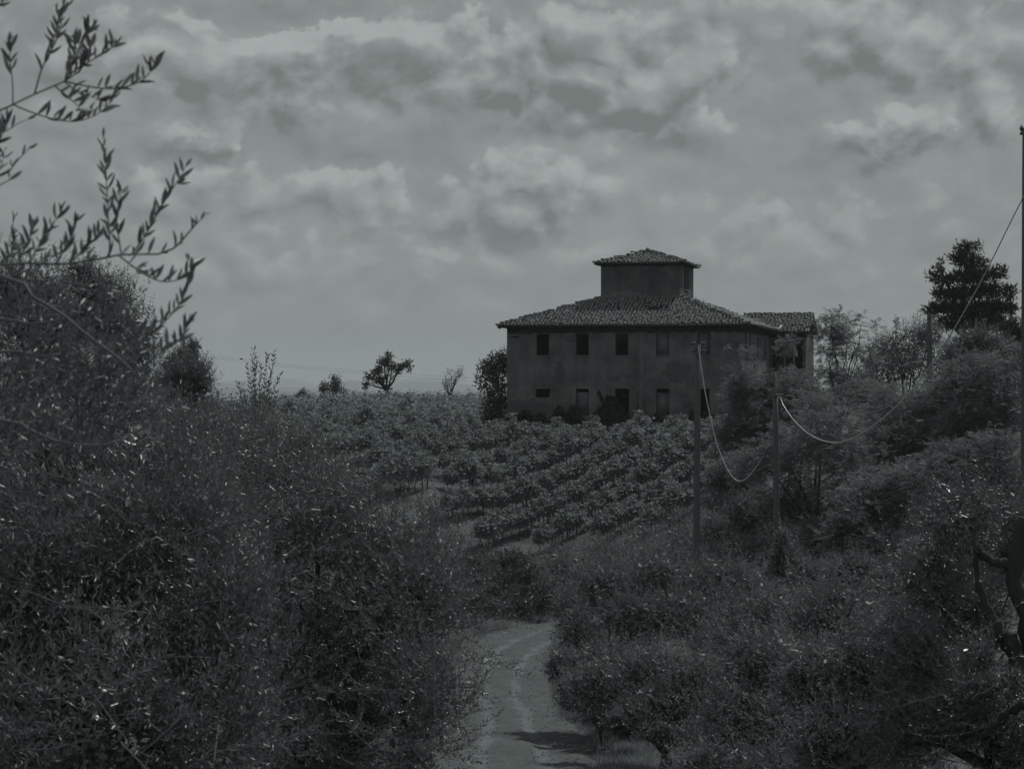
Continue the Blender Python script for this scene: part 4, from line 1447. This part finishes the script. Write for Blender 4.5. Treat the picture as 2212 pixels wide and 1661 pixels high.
# ---- shrubs at the foot of the vineyard
HG = 'shrubs between the track and the vineyard'
for k, (lab, lo, xy, mt) in enumerate((
        ('rounded dark shrub behind the first bend of the track, left one', [lobe(1045, 1280, 103, 55, 72), lobe(1090, 1260, 104, 45, 50), lobe(1010, 1310, 102, 50, 60), lobe(1060, 1345, 100.5, 70, 40), lobe(1000, 1355, 100, 50, 35)], (-1.2, 102.5), M_DARK),
        ('grey-green shrub on the bank between the left shrub and the bend olive', [lobe(1135, 1255, 105, 50, 52), lobe(1170, 1300, 104, 40, 60), lobe(1120, 1320, 102, 55, 60), lobe(1150, 1350, 101, 40, 30), lobe(1100, 1210, 106, 70, 30), lobe(1020, 1225, 107, 60, 36)], (.7, 103.8), M_DARK),
        ('low pale shrub at the foot of the vine rows', [lobe(1210, 1222, 107, 65, 40), lobe(1290, 1205, 108, 70, 38), lobe(1380, 1195, 108, 70, 42), lobe(1450, 1180, 107, 50, 36), lobe(1300, 1180, 112, 70, 32), lobe(1390, 1158, 112, 65, 32), lobe(1470, 1125, 111, 55, 36), lobe(1210, 1195, 113, 60, 28), lobe(1540, 1090, 111, 50, 36), lobe(1250, 1265, 107, 90, 40), lobe(1370, 1245, 107, 80, 45)], (4.9, 110), M_OLIVE_FAR),
        ('leafy shrub round the foot of the first pole', [lobe(1470, 1170, 103, 60, 40), lobe(1540, 1150, 102, 60, 50), lobe(1600, 1110, 103, 50, 60), lobe(1590, 1190, 100, 70, 40)], (10.1, 102.5), M_OLIVE_FAR),
        ('low bushy undergrowth on the right verge under the bend olive', [lobe(1250, 1495, 60, 55, 45), lobe(1310, 1530, 58.5, 70, 45), lobe(1215, 1440, 62, 40, 40), lobe(1350, 1560, 57, 50, 30)], (2.6, 59.5), M_OLIVE_FAR),
        ('broad grey-green shrub spreading between the pole feet at the vineyard edge', [lobe(1570, 1075, 108, 65, 50), lobe(1625, 1130, 104, 55, 55), lobe(1560, 1160, 103, 75, 50), lobe(1480, 1195, 100.5, 85, 48), lobe(1395, 1212, 101, 75, 42), lobe(1640, 1190, 100, 60, 45)], (9.2, 102.6), M_OLIVE_FAR),
        ('tangled shrub between the two nearer poles', [lobe(1610, 1040, 106, 50, 45), lobe(1560, 1030, 107, 40, 45), lobe(1640, 1090, 104, 40, 50)], (11.6, 106), M_OLIVE_FAR))):
    make_tree('shrub', lab, 'shrub', lo, xy, 'olive', 3600 if len(lo) > 8 else 2600 if len(lo) == 6 else 1600, 120 + k, HG, trunk_r=.06, leaf=(.12, .045), sprig=.45, pairs=5, inner=.15, gap=-.9, gscale=.7, mat=mt, stem=0, limbs=5, fork=.15, fill=(1500, .35, .14))

# ------------------------------------------------------------------ the near olive: single branches with single leaves
NB = np.array([-2.7, 7.4, 0.0])
NB[2] = gz(NB[0], NB[1])
near = thing('olive_tree', tuple(NB), 'nearest olive tree, its blurred leafy twigs hanging in from the left against the sky', 'olive tree')
g = Geo()
tp = [NB + (0, 0, -.2), NB + (.05, 0, .6), NB + (-.05, .05, 1.3), NB + (.1, 0, 1.9), NB + (.35, -.1, 2.6), NB + (.6, -.2, 3.4)]
g.tube(smooth_path(tp, 16), np.linspace(.2, .07, 16), 9)
link('trunk', g.mesh('trunk', M_BARK, NB, smooth=True), near)


def near_leaf(seed):
    r = random.Random(seed)
    st = [0, .12, .3, .5, .7, .88, 1.0]
    wd = [.08, .55, .92, 1.0, .82, .42, 0.02]
    bend = r.uniform(-.18, .12)
    V, Q = [], []
    for x, w in zip(st, wd):
        z = bend * x * x
        V += [(x, -.5 * w, z + .10 * w), (x, 0, z), (x, .5 * w, z + .10 * w)]
    for i in range(len(st) - 1):
        b = i * 3
        Q += [(b, b + 1, b + 4, b + 3), (b + 1, b + 2, b + 5, b + 4)]
    V = np.array(V)
    gg = Geo()
    V = V * np.array([1, .21, 1])
    gg.add(V, Q, tone=r.random())
    return gg.mesh('leaf', M_OLIVE, smooth=True)


LEAF = [near_leaf(s) for s in range(8)]
rn = np.random.default_rng(5)
leaf_count = 0
SPRAYS = [  # polyline, depth, leaves from fraction, leaf bias, (main)
    ([(-420, 395), (-20, 247), (28, 226), (75, 204), (115, 187), (140, 176)], 6.9, 9, 0, .0052),
    ([(28, 226), (27, 180), (22, 130), (22, 88)], 6.9, .45, 8, .0022),
    ([(75, 203), (90, 150), (110, 110), (122, 62), (128, 30)], 6.9, .22, 11, .0025),
    ([(110, 112), (128, 70), (136, 25), (146, -20)], 6.95, .1, 8, .0022),
    ([(140, 176), (147, 150), (165, 118), (180, 80), (203, 52)], 6.9, .1, 12, .0024),
    ([(140, 176), (165, 150), (200, 130), (235, 108), (254, 92)], 6.85, .1, 12, .0022),
    ([(140, 176), (155, 140), (160, 105), (158, 82)], 6.95, .1, 9, .002),
    ([(140, 176), (175, 150), (190, 118), (196, 95)], 6.95, .15, 9, .002),
    ([(140, 176), (195, 188), (250, 192), (300, 178), (325, 155), (338, 124)], 6.9, .25, 13, .0025),
    ([(118, 185), (140, 206), (165, 226), (182, 246)], 6.85, .15, 7, .002),
    ([(140, 178), (170, 200), (205, 212), (222, 225)], 6.9, .2, 7, .002),
    ([(28, 226), (60, 240), (110, 256), (160, 263), (205, 250), (235, 226), (250, 203)], 6.9, .2, 15, .0024),
    ([(-400, 420), (-10, 292), (28, 272), (60, 258)], 7.1, .8, 5, .003),
    ([(-400, 560), (-8, 405), (20, 370), (40, 345), (62, 322)], 7.0, .72, 8, .003),
    ([(-60, 330), (-10, 310), (8, 285), (14, 258)], 7.0, .3, 7, .002),
    ([(-60, 420), (-10, 380), (5, 350), (10, 325)], 7.0, .3, 7, .002),
    ([(-100, 30), (-20, 14), (10, 4), (28, -8)], 6.9, .5, 5, .002),
    ([(-420, 640), (-10, 573), (75, 571), (150, 570), (240, 555), (270, 549), (330, 550), (365, 543), (395, 518), (420, 488), (442, 466)], 6.8, .62, 14, .0052),
    ([(236, 556), (237, 520), (234, 470), (231, 410), (228, 350), (222, 300)], 6.8, .12, 15, .0024),
    ([(262, 550), (256, 510), (252, 470), (258, 430), (263, 412)], 6.8, .15, 9, .0022),
    ([(285, 548), (310, 515), (335, 470), (365, 420), (385, 390), (401, 360)], 6.75, .12, 14, .0024),
    ([(257, 552), (300, 585), (340, 606), (370, 608), (400, 597), (415, 578), (412, 558)], 6.75, .12, 15, .0026),
    ([(250, 790), (322, 724), (360, 690), (385, 661), (405, 622), (416, 585)], 6.7, .3, 13, .0028),
    ([(290, 810), (340, 766), (370, 746), (395, 727), (408, 690)], 6.7, .25, 10, .0026),
    ([(60, 571), (88, 525), (115, 482), (140, 455)], 6.8, .1, 10, .0022),
    ([(120, 570), (150, 520), (166, 478)], 6.8, .1, 8, .0022),
    ([(150, 569), (190, 532), (214, 505)], 6.85, .1, 7, .0022),
    ([(40, 572), (55, 530), (75, 490)], 6.85, .1, 8, .0022),
    ([(10, 573), (25, 545), (52, 505)], 6.9, .1, 7, .0022),
    ([(-40, 575), (-8, 540), (5, 500)], 6.9, .1, 7, .0022)]
for pl, d, f0, nlv, rad in SPRAYS:
    n = 20
    d0 = d + rn.normal(0, .08)
    pp = smooth_path([P(a, b, d0 + .0006 * (i * 20) * rn.normal(0, 1)) for i, (a, b) in enumerate(pl)], n)
    if pl[0][0] < -300:                       # grows out of the trunk
        pp = np.vstack([NB + (.12, 0, max(1.6, min(pp[0][2] - NB[2] - .2, 3.2))), pp])
        n += 1
    g = Geo()
    g.tube(pp, np.linspace(rad * 1.3, rad * .45, n), 6)
    br = link('branch', g.mesh('branch', M_TWIG, NB, smooth=True), near)
    if nlv == 0:
        continue
    cum = np.r_[0, np.cumsum(np.linalg.norm(np.diff(pp, axis=0), axis=1))]
    for k in range(nlv):
        f = f0 + (1 - f0) * (k + rn.uniform(-.2, .2)) / max(nlv - 1, 1)
        f = min(max(f, 0), 1)
        s = f * cum[-1]
        pos = np.array([np.interp(s, cum, pp[:, i]) for i in range(3)])
        pos2 = np.array([np.interp(min(s + .02, cum[-1]), cum, pp[:, i]) for i in range(3)])
        pos1 = np.array([np.interp(max(s - .02, 0), cum, pp[:, i]) for i in range(3)])
        tan_ = norm(pos2 - pos1)
        for sg in ((1, -1) if k % 3 else (1,)):
            if leaf_count >= 440:
                break
            side = norm(np.cross(tan_, (0, 1, .0) + rn.normal(0, .5, 3)))
            up = np.array([0, 0, 1.0])
            D = norm(tan_ * rn.uniform(.35, .8) + side * sg * rn.uniform(.3, .75) + up * rn.uniform(.25, .75) + rn.normal(0, .15, 3))
            if f > .985:
                D = norm(tan_ + rn.normal(0, .2, 3))
            N = norm(np.array([rn.normal(0, .6), -1.0 * rn.choice([1, -1]), rn.normal(0, .5)]))
            S = norm(np.cross(N, D))
            N = np.cross(D, S)
            sc = .061 * rn.uniform(.62, 1.12) * (1 - .25 * f * (f > .9))
            o = link('leaf', LEAF[int(rn.integers(8))], br)
            M = Matrix(((D[0] * sc, S[0] * sc, N[0] * sc, 0), (D[1] * sc, S[1] * sc, N[1] * sc, 0), (D[2] * sc, S[2] * sc, N[2] * sc, 0), (0, 0, 0, 1)))
            M.translation = Vector(pos - NB)
            o.matrix_basis = M
            leaf_count += 1
# the thicker part of its crown, lower down: out of focus leaves
G, Gs = Geo(), Geo()
lo = [lobe(40, 700, 8.2, 190, 130, .55), lobe(210, 760, 8.0, 130, 110, .45), lobe(60, 880, 8.4, 240, 130, .6), lobe(260, 880, 8.2, 110, 80, .4), lobe(-150, 800, 8, 200, 250, .6)]
pts, u, rad = sample_lobes(lo, 330, rn, .1)
T = u * .5 + rn.normal(0, .6, (len(pts), 3)) + np.array([.5, 0, .25])
sprigs(G, Gs, pts - norm(T) * .15, T, .3 * rn.uniform(.6, 1.2, len(pts)), rn, 8, .058, .0125, T_OLIVE4, .8)
for pl in ([(-420, 640), (0, 596), (60, 636), (130, 676), (195, 730), (262, 778), (300, 820)], [(-400, 880), (-10, 905), (70, 932), (130, 955), (215, 962), (260, 950)], [(-300, 700), (0, 690), (60, 700), (140, 690)],
           [(-300, 800), (0, 760), (80, 770), (130, 765)]):
    Gs.tube(smooth_path([P(a, b, 7.6) for a, b in pl], 20), np.linspace(.012, .004, 20), 6)
o = link('crown', G.mesh('crown', M_OLIVE, NB), near)
o['kind'] = 'stuff'
o = link('twigs', Gs.mesh('twigs', M_TWIG, NB), near)
o['kind'] = 'stuff'

# ------------------------------------------------------------------ the vineyard
RD = np.array([.60, .80])
RN = np.array([.80, -.60])


def vine_mesh(seed, nleaf, ls):
    r = np.random.default_rng(seed)
    G = Geo()
    h = r.uniform(1.35, 1.6)
    # a dome of shoots whose tips hang down either side of the wires
    t = r.random(nleaf)
    x = r.normal(0, .26, nleaf)
    hang = r.random(nleaf) < .52
    y = np.where(hang, np.sign(r.normal(0, 1, nleaf)) * r.uniform(.08, .22, nleaf), r.normal(0, .2, nleaf))
    z = np.where(hang, h * (.47 + .36 * t), h * (.70 + .30 * t ** .7))
    z -= .30 * np.minimum((x / .6) ** 2, 1) + .25 * np.sin(x * 9 + seed) * .3
    pts = np.stack([x, y, z], -1)
    sh = r.random(nleaf) < .09
    c = r.choice([-.3, -.05, .2], nleaf)
    pts[sh, 2] = h + r.uniform(-.15, .30 + .3 * r.random(), sh.sum())
    pts[sh, 0] = c[sh] + r.normal(0, .05, sh.sum())
    pts[sh, 1] = r.normal(0, .06, sh.sum())
    sg = np.sign(pts[:, 1])
    side = hang[:, None]
    D = np.where(side, np.stack([r.normal(0, .35, nleaf), sg * .15 + r.normal(0, .15, nleaf), np.full(nleaf, -1.0)], -1),
                 np.stack([r.normal(0, .8, nleaf), r.normal(0, .8, nleaf), r.normal(-.15, .3, nleaf)], -1))
    N = np.where(side, np.stack([r.normal(0, .4, nleaf), sg, r.normal(.05, .25, nleaf)], -1),
                 np.stack([r.normal(0, .8, nleaf), r.normal(0, .8, nleaf), .3 + .7 * r.random(nleaf)], -1))
    G.scatter(T_VINE, pts, D, N, ls * r.uniform(.7, 1.25, nleaf), ls * r.uniform(.75, 1.25, nleaf), np.clip(r.normal(.5, .25, nleaf), 0, 1))
    return G


foliage = [vine_mesh(200 + i, 620, .11).mesh('vine_foliage', M_VINE) for i in range(7)]
stems = []
for i in range(4):
    r = np.random.default_rng(300 + i)
    g = Geo()
    g.tube(limb_path((0, 0, -.15), (r.normal(0, .1), 0, .8), r, 6, .15), np.linspace(.035, .02, 6), 5)
    g.tube(limb_path((0, 0, .75), (.45, 0, .95), r, 4, .1), np.linspace(.02, .008, 4), 4)
    g.tube(limb_path((0, 0, .75), (-.45, 0, .95), r, 4, .1), np.linspace(.02, .008, 4), 4)
    stems.append(g.mesh('vine_stem', M_BARK))
post_g = Geo()
post_g.tube([(0, 0, -.3), (0, 0, 1.0), (.01, 0, 2.0)], [.055, .052, .05], 6)
post_me = post_g.mesh('post', M_POLE)


def proj(x, y, z):
    return CXP + x / y * FPX, HZ - (z - EYE) / y * FPX


def in_house(x, y):
    dx, dy = x - FL[0], y - FL[1]
    a = dx * math.cos(HR) + dy * math.sin(HR)
    t = -dx * math.sin(HR) + dy * math.cos(HR)
    return -4.5 < a < HW + 1 and t > -5.0 - .15 * a * (a > 0)


cand = []
for k in range(-50, 50):
    for j in range(-90, 160):
        p = np.array([0, 138.0]) + RN * 3.15 * k + RD * .76 * j
        x, y = p
        if not (117 < y < 168):
            continue
        x += rn.normal(0, .06)
        y += rn.normal(0, .08)
        z = gz(x, y)
        px, py = proj(x, y, z)
        if px > 1620 or px < 420 or in_house(x, y):
            continue
        lower = np.interp(px, [600, 1040, 1160, 1405, 1520], [1040, 1190, 1198, 1172, 1130])
        if py > lower or py < 862:
            continue
        # the grass path between the two parcels
        pathx = np.interp(py, [905, 960, 1060, 1200], [1020, 985, 935, 880])
        if abs(px - pathx) < np.interp(py, [900, 1060], [6, 10]):
            continue
        if rn.random() < .035:
            continue
        cand.append((y, x, z, k, j, px, py))
# the nearest 300 in view are single vines, the rest one mass
cand_vis = sorted(cand, key=lambda c: (c[0] + (60 if c[5] < 720 + max(0, (c[6] - 950)) * 1.2 else 0)))
rowang = math.atan2(RD[1], RD[0])
stuffG = Geo()
vis = [vine_mesh(400 + i, 150, .155) for i in range(5)]
for i, (y, x, z, k, j, px, py) in enumerate(cand_vis):
    a = rowang + (math.pi if rn.random() < .5 else 0) + rn.normal(0, .08)
    s = rn.uniform(.85, 1.15) * (1.0 + .3 * (rn.random() < .1))
    if i < 300:
        root = thing('grapevine', (x, y, z - .03), 'leafy grapevine trained upright in the sunlit vineyard rows below the house', 'grapevine', 'grapevines in the rows below the house', rz=a)
        root.scale = (s * 1.1, s * 1.1, s)
        link('foliage', foliage[int(rn.integers(7))], root)
        link('stem', stems[int(rn.integers(4))], root)
    else:
        vg = vis[int(rn.integers(5))]
        V = np.vstack(vg.v)
        c, sn = math.cos(a), math.sin(a)
        V = np.stack([V[:, 0] * c - V[:, 1] * sn, V[:, 0] * sn + V[:, 1] * c, V[:, 2]], -1) * np.array([s * 1.1, s * 1.1, s]) + np.array([x, y, z - .03])
        stuffG.scatter((np.zeros((1, 3)), None, None), np.zeros((0, 3)), np.zeros((0, 3)), np.zeros((0, 3)), 1, 1, 0) if False else None
        stuffG.add(V, np.vstack(vg.f4), tone=np.concatenate(vg.tone4))
# the flat rows on the crest, seen edge on
for yr in np.arange(158, 196, 2.6):
    for xr in np.arange(-30, -1.5, .95):
        x, y = xr + rn.normal(0, .1), yr + rn.normal(0, .08) - .05 * xr
        if in_house(x, y) or rn.random() < .06:
            continue
        z = gz(x, y)
        vg = vis[int(rn.integers(5))]
        V = np.vstack(vg.v)[: 60 * 6] * np.array([1.25, 1.3, rn.uniform(.62, .85)])
        q = np.vstack(vg.f4)[: 60 * 2]
        stuffG.add(V + np.array([x, y, z]), q, tone=np.concatenate(vg.tone4)[: 120])
tag(link('vineyard_rows', stuffG.mesh('vineyard_rows', M_VINE)), 'distant vine rows of the upper and left vineyard', 'vines', kind='stuff')
# posts at the row ends and along the rows
np_ = 0
seen = set()
for (y, x, z, k, j, px, py) in sorted(cand, key=lambda c: c[0]):
    if (j % 6 == (k * 2) % 6 or rn.random() < .02) and px > 900 and y < 150 and np_ < 70:
        o = link('vineyard_post', post_me, None, (x + RD[0] * .45, y + RD[1] * .45, gz(x + RD[0] * .45, y + RD[1] * .45)))
        o.rotation_euler = (rn.normal(0, .04), rn.normal(0, .04), rn.uniform(0, 6))
        tag(o, 'thin wooden stake standing in a vine row below the house', 'post', 'stakes along the vine rows')
        np_ += 1

# ------------------------------------------------------------------ grass
def grass(name, label, pts, h, seed, spread=.5, w=.05):
    r = np.random.default_rng(seed)
    G = Geo()
    n = len(pts)
    pts = np.c_[pts, ground(pts[:, 0], pts[:, 1]) - .02]
    D = np.array([0, 0, 1.0]) + r.normal(0, .18, (n, 3))
    for v in range(3):
        sel = np.arange(n) % 3 == v
        hh = h * r.uniform(.5, 1.3, sel.sum())
        G.scatter(T_tuft(7, spread, seed + v, w), pts[sel], D[sel], r.normal(0, 1, (sel.sum(), 3)), hh, hh, np.clip(r.normal(.5, .28, sel.sum()), 0, 1))
    return tag(link(name, G.mesh(name, M_GRASS)), label, 'grass', kind='stuff')


r = np.random.default_rng(70)
n = 6000
pts = np.c_[r.uniform(-14, 16, n), r.uniform(103, 160, n)]
pts = pts[[not in_house(a, b) for a, b in pts]]
grass('vineyard_grass', 'dry grass between the vine rows', pts, .22, 71, .8, .06).data.materials[0] = M_DRY
pts = []
for i in range(10000):
    k = int(r.integers(10, 150))
    sgn = r.choice([-1, 1])
    off = 1.95 + abs(r.normal(0, 1.1)) if r.random() < .8 else 1.8 + r.random() * .4
    c = ROADC[k, :2] + nrm[k] * sgn * off + r.normal(0, .2, 2)
    pts.append(c)
grass('verge_grass', 'rough grass along both verges of the track', np.array(pts), .24, 72, .6, .03)
n = 11000
pts = np.c_[r.uniform(-14, 22, n), 30 + 75 * r.random(n)]
pts = pts[road_dist(pts[:, 0], pts[:, 1]) > 1.9]
grass('meadow_grass', 'uneven grass under the olive trees', pts, .34, 73, .6, .035)
n = 3600
pts = np.c_[r.uniform(2.2, 5.2, n), r.uniform(47, 57, n)]
pts = pts[(road_dist(pts[:, 0], pts[:, 1]) > 1.9)]
grass('dry_grass', 'pale dry grass on the right verge near the bottom edge', pts, .2, 75, .6, .03).data.materials[0] = M_DRY
n = 3500
pts = np.c_[r.uniform(-4, 14, n), r.uniform(103, 122, n)]
grass('weeds', 'tall weeds between the lower vine rows', pts, .5, 76, .6, .05)
# taller weeds against the road edge right of the bend and on the bank
pts = np.array([ROADC[int(k), :2] + nrm[int(k)] * (1.75 + abs(r.normal(0, .5))) for k in r.uniform(75, 135, 1500)])
grass('tall_weeds', 'tall seeding weeds on the right edge of the track', pts, .7, 74, .35, .02)

# ivy and weeds at the foot of the facade
G = Geo()
ivy_root = thing('ivy', (FL[0], FL[1], HZ0), 'dark ivy mound climbing the facade over the third doorway', 'ivy', rz=HR)
rI = np.random.default_rng(77)
pts = []
for i in range(2600):
    a = rI.uniform(6.6, 9.4)
    zt = np.interp(a, [6.6, 7.3, 7.7, 8.3, 8.7, 9.4], [1.2, 2.0, 2.75, 2.7, 2.1, 1.2])
    z = rI.uniform(.2, 1) ** .8 * zt
    pts.append((a, -rI.uniform(.02, .75) * (1 - z / 3.2), z))
for i in range(60):
    t = i / 60
    pts.append((7.3 - .25 * t + rI.normal(0, .05), -.06, 2.4 + .75 * t + rI.normal(0, .05)))
pts = np.array(pts)
n = len(pts)
G.scatter(T_VINE, pts, rI.normal(0, 1, (n, 3)) + (0, -.3, -.4), rI.normal(0, .6, (n, 3)) + (0, -1, .4), .15 * rI.uniform(.6, 1.2, n), .15, rI.random(n))
link('foliage', G.mesh('ivy_foliage', M_IVY), ivy_root)
g = Geo()
for k in range(6):
    g.tube(limb_path((7.6 + .25 * k, -.1, .1), (7.3 + .3 * k, -.05, 2.3), rI, 7, .15), np.linspace(.03, .01, 7), 5)
link('stem', g.mesh('ivy_stem', M_BARK), ivy_root)
for k, (a0, a1, hgt, lab) in enumerate(((.2, 3.4, 1.25, 'dark weeds heaped at the left foot of the facade'), (3.6, 6.0, 1.6, 'dark bramble mound between the first and second bays'),
                                        (9.6, 12.2, 1.1, 'low dark weeds below the walled-up fourth bay'), (12.6, 17.6, 1.25, 'dark scrub along the right end of the facade'))):
    rt_ = thing('bramble', (FL[0], FL[1], HZ0), lab, 'brambles', rz=HR)
    G = Geo()
    n = 1300
    a = rI.uniform(a0, a1, n)
    mid = 1 - np.abs((a - (a0 + a1) / 2) / ((a1 - a0) / 2)) ** 3
    z = .2 + (rI.random(n) ** .7) * (hgt * (.55 + .45 * mid)) * (1 + .2 * np.sin(a * 5))
    pts = np.stack([a, -rI.uniform(.1, 1.2, n), z], -1)
    G.scatter(T_VINE, pts, rI.normal(0, 1, (n, 3)) + (0, -.3, 0), rI.normal(0, .7, (n, 3)) + (0, -.6, .6), .16 * rI.uniform(.6, 1.2, n), .14, rI.random(n))
    link('foliage', G.mesh('bramble_foliage', M_IVY), rt_)
    g = Geo()
    for q_ in range(7):
        x = rI.uniform(a0, a1)
        g.tube(limb_path((x, -.5, 0), (x + rI.normal(0, .4), -.6, hgt), rI, 5, .2), np.linspace(.015, .005, 5), 4)
    link('stem', g.mesh('bramble_stem', M_BARK), rt_)

# ------------------------------------------------------------------ poles and cables
def pole(px, d, top_py, r_top, label, tilt_px=0, arms=(), cap=True, base_drop=0.0, mast=None):
    top = P(px, top_py, d)
    bx = top[0] + tilt_px / FPX * d
    bz = gz(bx, d) - .3
    root = thing('utility_pole', (bx, d, bz), label, 'utility pole', 'wooden utility poles')
    g = Geo()
    h = top[2] - bz
    t = np.linspace(0, 1, 7)
    pts = np.array([(bx + (top[0] - bx) * s, d, bz + h * s) for s in t])
    g.tube(pts, np.linspace(r_top * 1.35, r_top, 7), 14)
    link('shaft', g.mesh('shaft', M_POLE, (bx, d, bz), smooth=True), root)
    for (dz, half, ins) in arms:
        c = top + (0, -r_top - .03, dz)
        gg = Geo()
        gg.box(c + (-half, -.035, -.03), c + (half, .035, .03))
        link('crossarm', gg.mesh('crossarm', M_METAL, (bx, d, bz)), root)
        for sx in ins:
            gi = Geo()
            b = c + (sx, 0, .03)
            gi.tube([b, b + (0, 0, .05), b + (0, 0, .055), b + (0, 0, .12), b + (0, 0, .125), b + (0, 0, .17)], [.018, .018, .05, .055, .035, .03], 8)
            link('insulator', gi.mesh('insulator', M_PORCELAIN, (bx, d, bz), smooth=True), root)
    if mast:
        gg = Geo()
        gg.tube([top + (0, 0, -.5), top + (0, 0, mast)], [.045, .04], 8)
        gg.box(top + (-.55, -.03, mast - .06), top + (.55, .03, mast))
        link('mast', gg.mesh('mast', M_METAL, (bx, d, bz)), root)
        gg = Geo()
        gg.box(top + (-.16, -r_top - .12, -.12), top + (.32, -r_top - .002, -.02))
        gg.tube([top + (.3, -r_top - .06, -.07), top + (.34, -r_top - .06, -.4)], [.025, .02], 6)
        link('bracket', gg.mesh('bracket', M_METAL, (bx, d, bz)), root)
    return root


pole(1507.5, 97, 744, .125, 'tall wooden pole before the facade with two short insulator arms at its top', tilt_px=-4,
     arms=[(-.08, .30, (-.26, -.15, .15, .26)), (-.42, .30, (-.26, -.16, .16, .26))])
pole(1675, 94, 850, .12, 'wooden pole among the trees carrying a thin metal mast and bracket', tilt_px=4, mast=.95)
pole(2008, 114, 680, .135, 'bare wooden pole standing before the dark evergreen shrub', tilt_px=1, arms=[(-.15, .16, (-.12, .12))])
pole(2221, 52, 277, .14, 'dark near pole cut off by the right edge with one stub insulator', tilt_px=-2, arms=[(-.16, .24, (-.2, .2))])


def cable(name, label, pts, rad, mat, cat='cable', n=70):
    pp = smooth_path([P(*q) for q in pts], n)
    o0 = pp[0]
    g = Geo()
    g.tube(pp, rad, 7)
    return tag(link(name, g.mesh(name, mat, o0, smooth=True), None, tuple(o0)), label, cat)


cable('sagging_cable', 'pale slack cable hanging from the first pole down to a low loop', [(1508.5, 749, 96.7), (1516, 800, 96.6), (1525, 856, 96.5), (1544, 942, 96.2), (1558, 984, 96), (1574, 1018, 95.7), (1590, 1037, 95.5), (1604, 1038, 95.3),
                                                                                         (1620, 1026, 95), (1646, 988, 94.5), (1661, 945, 94.2), (1671, 885, 93.9)], np.interp(np.linspace(0, 1, 70), [0, .68, .8, 1], [.024, .024, .010, .008]), M_CABLE)
cable('sagging_cable', 'pale thick cable sagging from the second pole then climbing to the near pole', [(1684, 855, 93.8), (1689, 870, 93.5), (1716, 909, 92), (1755, 942, 90), (1798, 956, 87.5), (1833, 950, 85.5), (1872, 929, 83), (1930, 884, 78), (1989, 818, 73), (2047, 733, 67),
                                                                                                       (2106, 632, 61), (2145, 557, 57), (2180, 486, 54), (2211, 425, 51.9)], np.interp(np.linspace(0, 1, 70), [0, .5, 1], [.022, .021, .015]), M_CABLE)
cable('wire', 'thin wire running left and down from the bare pole', [(2004, 690, 113.8), (1960, 730, 112), (1920, 765, 110), (1850, 815, 107)], .005, M_CABLE_DARK)
cable('wire', 'thin wire just above the other one left of the bare pole', [(2004, 684, 113.8), (1960, 716, 112), (1910, 752, 110), (1840, 800, 107)], .005, M_CABLE_DARK)
cable('wire', 'upper faint distant wire over the crest on the left', [(300, 745, 300), (470, 769, 300), (600, 786, 300), (760, 800, 300), (900, 809, 300), (1060, 820, 300)], .012, M_CABLE_DARK)
cable('wire', 'lower faint distant wire over the crest on the left', [(300, 752, 300), (470, 774, 300), (600, 791, 300), (760, 805, 300), (900, 815, 300), (1060, 827, 300)], .012, M_CABLE_DARK)

# a small bird on the wing
b0 = P(521, 776, 110)
g = Geo()
g.tube([b0 + (-.09, 0, .0), b0 + (-.04, 0, .012), b0 + (.03, 0, .01), b0 + (.08, 0, 0), b0 + (.13, 0, -.01)], [.004, .03, .034, .022, .004], 6)
g.add([b0 + (-.03, 0, .01), b0 + (.04, 0, .01), b0 + (.05, -.13, .05), b0 + (.0, -.16, .05)], [(0, 1, 2, 3)])
g.add([b0 + (-.03, 0, .01), b0 + (.04, 0, .01), b0 + (.05, .13, .05), b0 + (.0, .16, .05)], [(0, 1, 2, 3)])
tag(link('bird', g.mesh('bird', M_BIRD, b0), None, tuple(b0)), 'tiny dark bird flying above the crest on the left', 'bird')

# ------------------------------------------------------------------ air
hz_me = Geo()
hz_me.box((-13900, -290, EYE - 140), (13900, 13900, EYE + 140))
mh, nt = new_mat('haze_air')
out = nt.n('ShaderNodeOutputMaterial')
pv = nt.n('ShaderNodeVolumePrincipled')
pv.inputs['Color'].default_value = (.93, 1.0, 1.0, 1)
pv.inputs['Density'].default_value = 0.00015
pv.inputs['Anisotropy'].default_value = 0.0
nt.link(pv.outputs[0], out.inputs['Volume'])
ho = tag(link('haze', hz_me.mesh('haze', mh)), 'thin summer haze over the far hills', kind='stuff')

tris = sum(sum(len(p.vertices) - 2 for p in o.data.polygons) if len(o.data.polygons) < 100 else len(o.data.loops) - 2 * len(o.data.polygons)
           for o in {o.data.name: o for o in COL.objects if o.type == 'MESH'}.values())
print('TRIS', tris, 'OBJS', len(COL.objects), 'leaves', leaf_count, 'vines', len(cand), 'posts', np_)
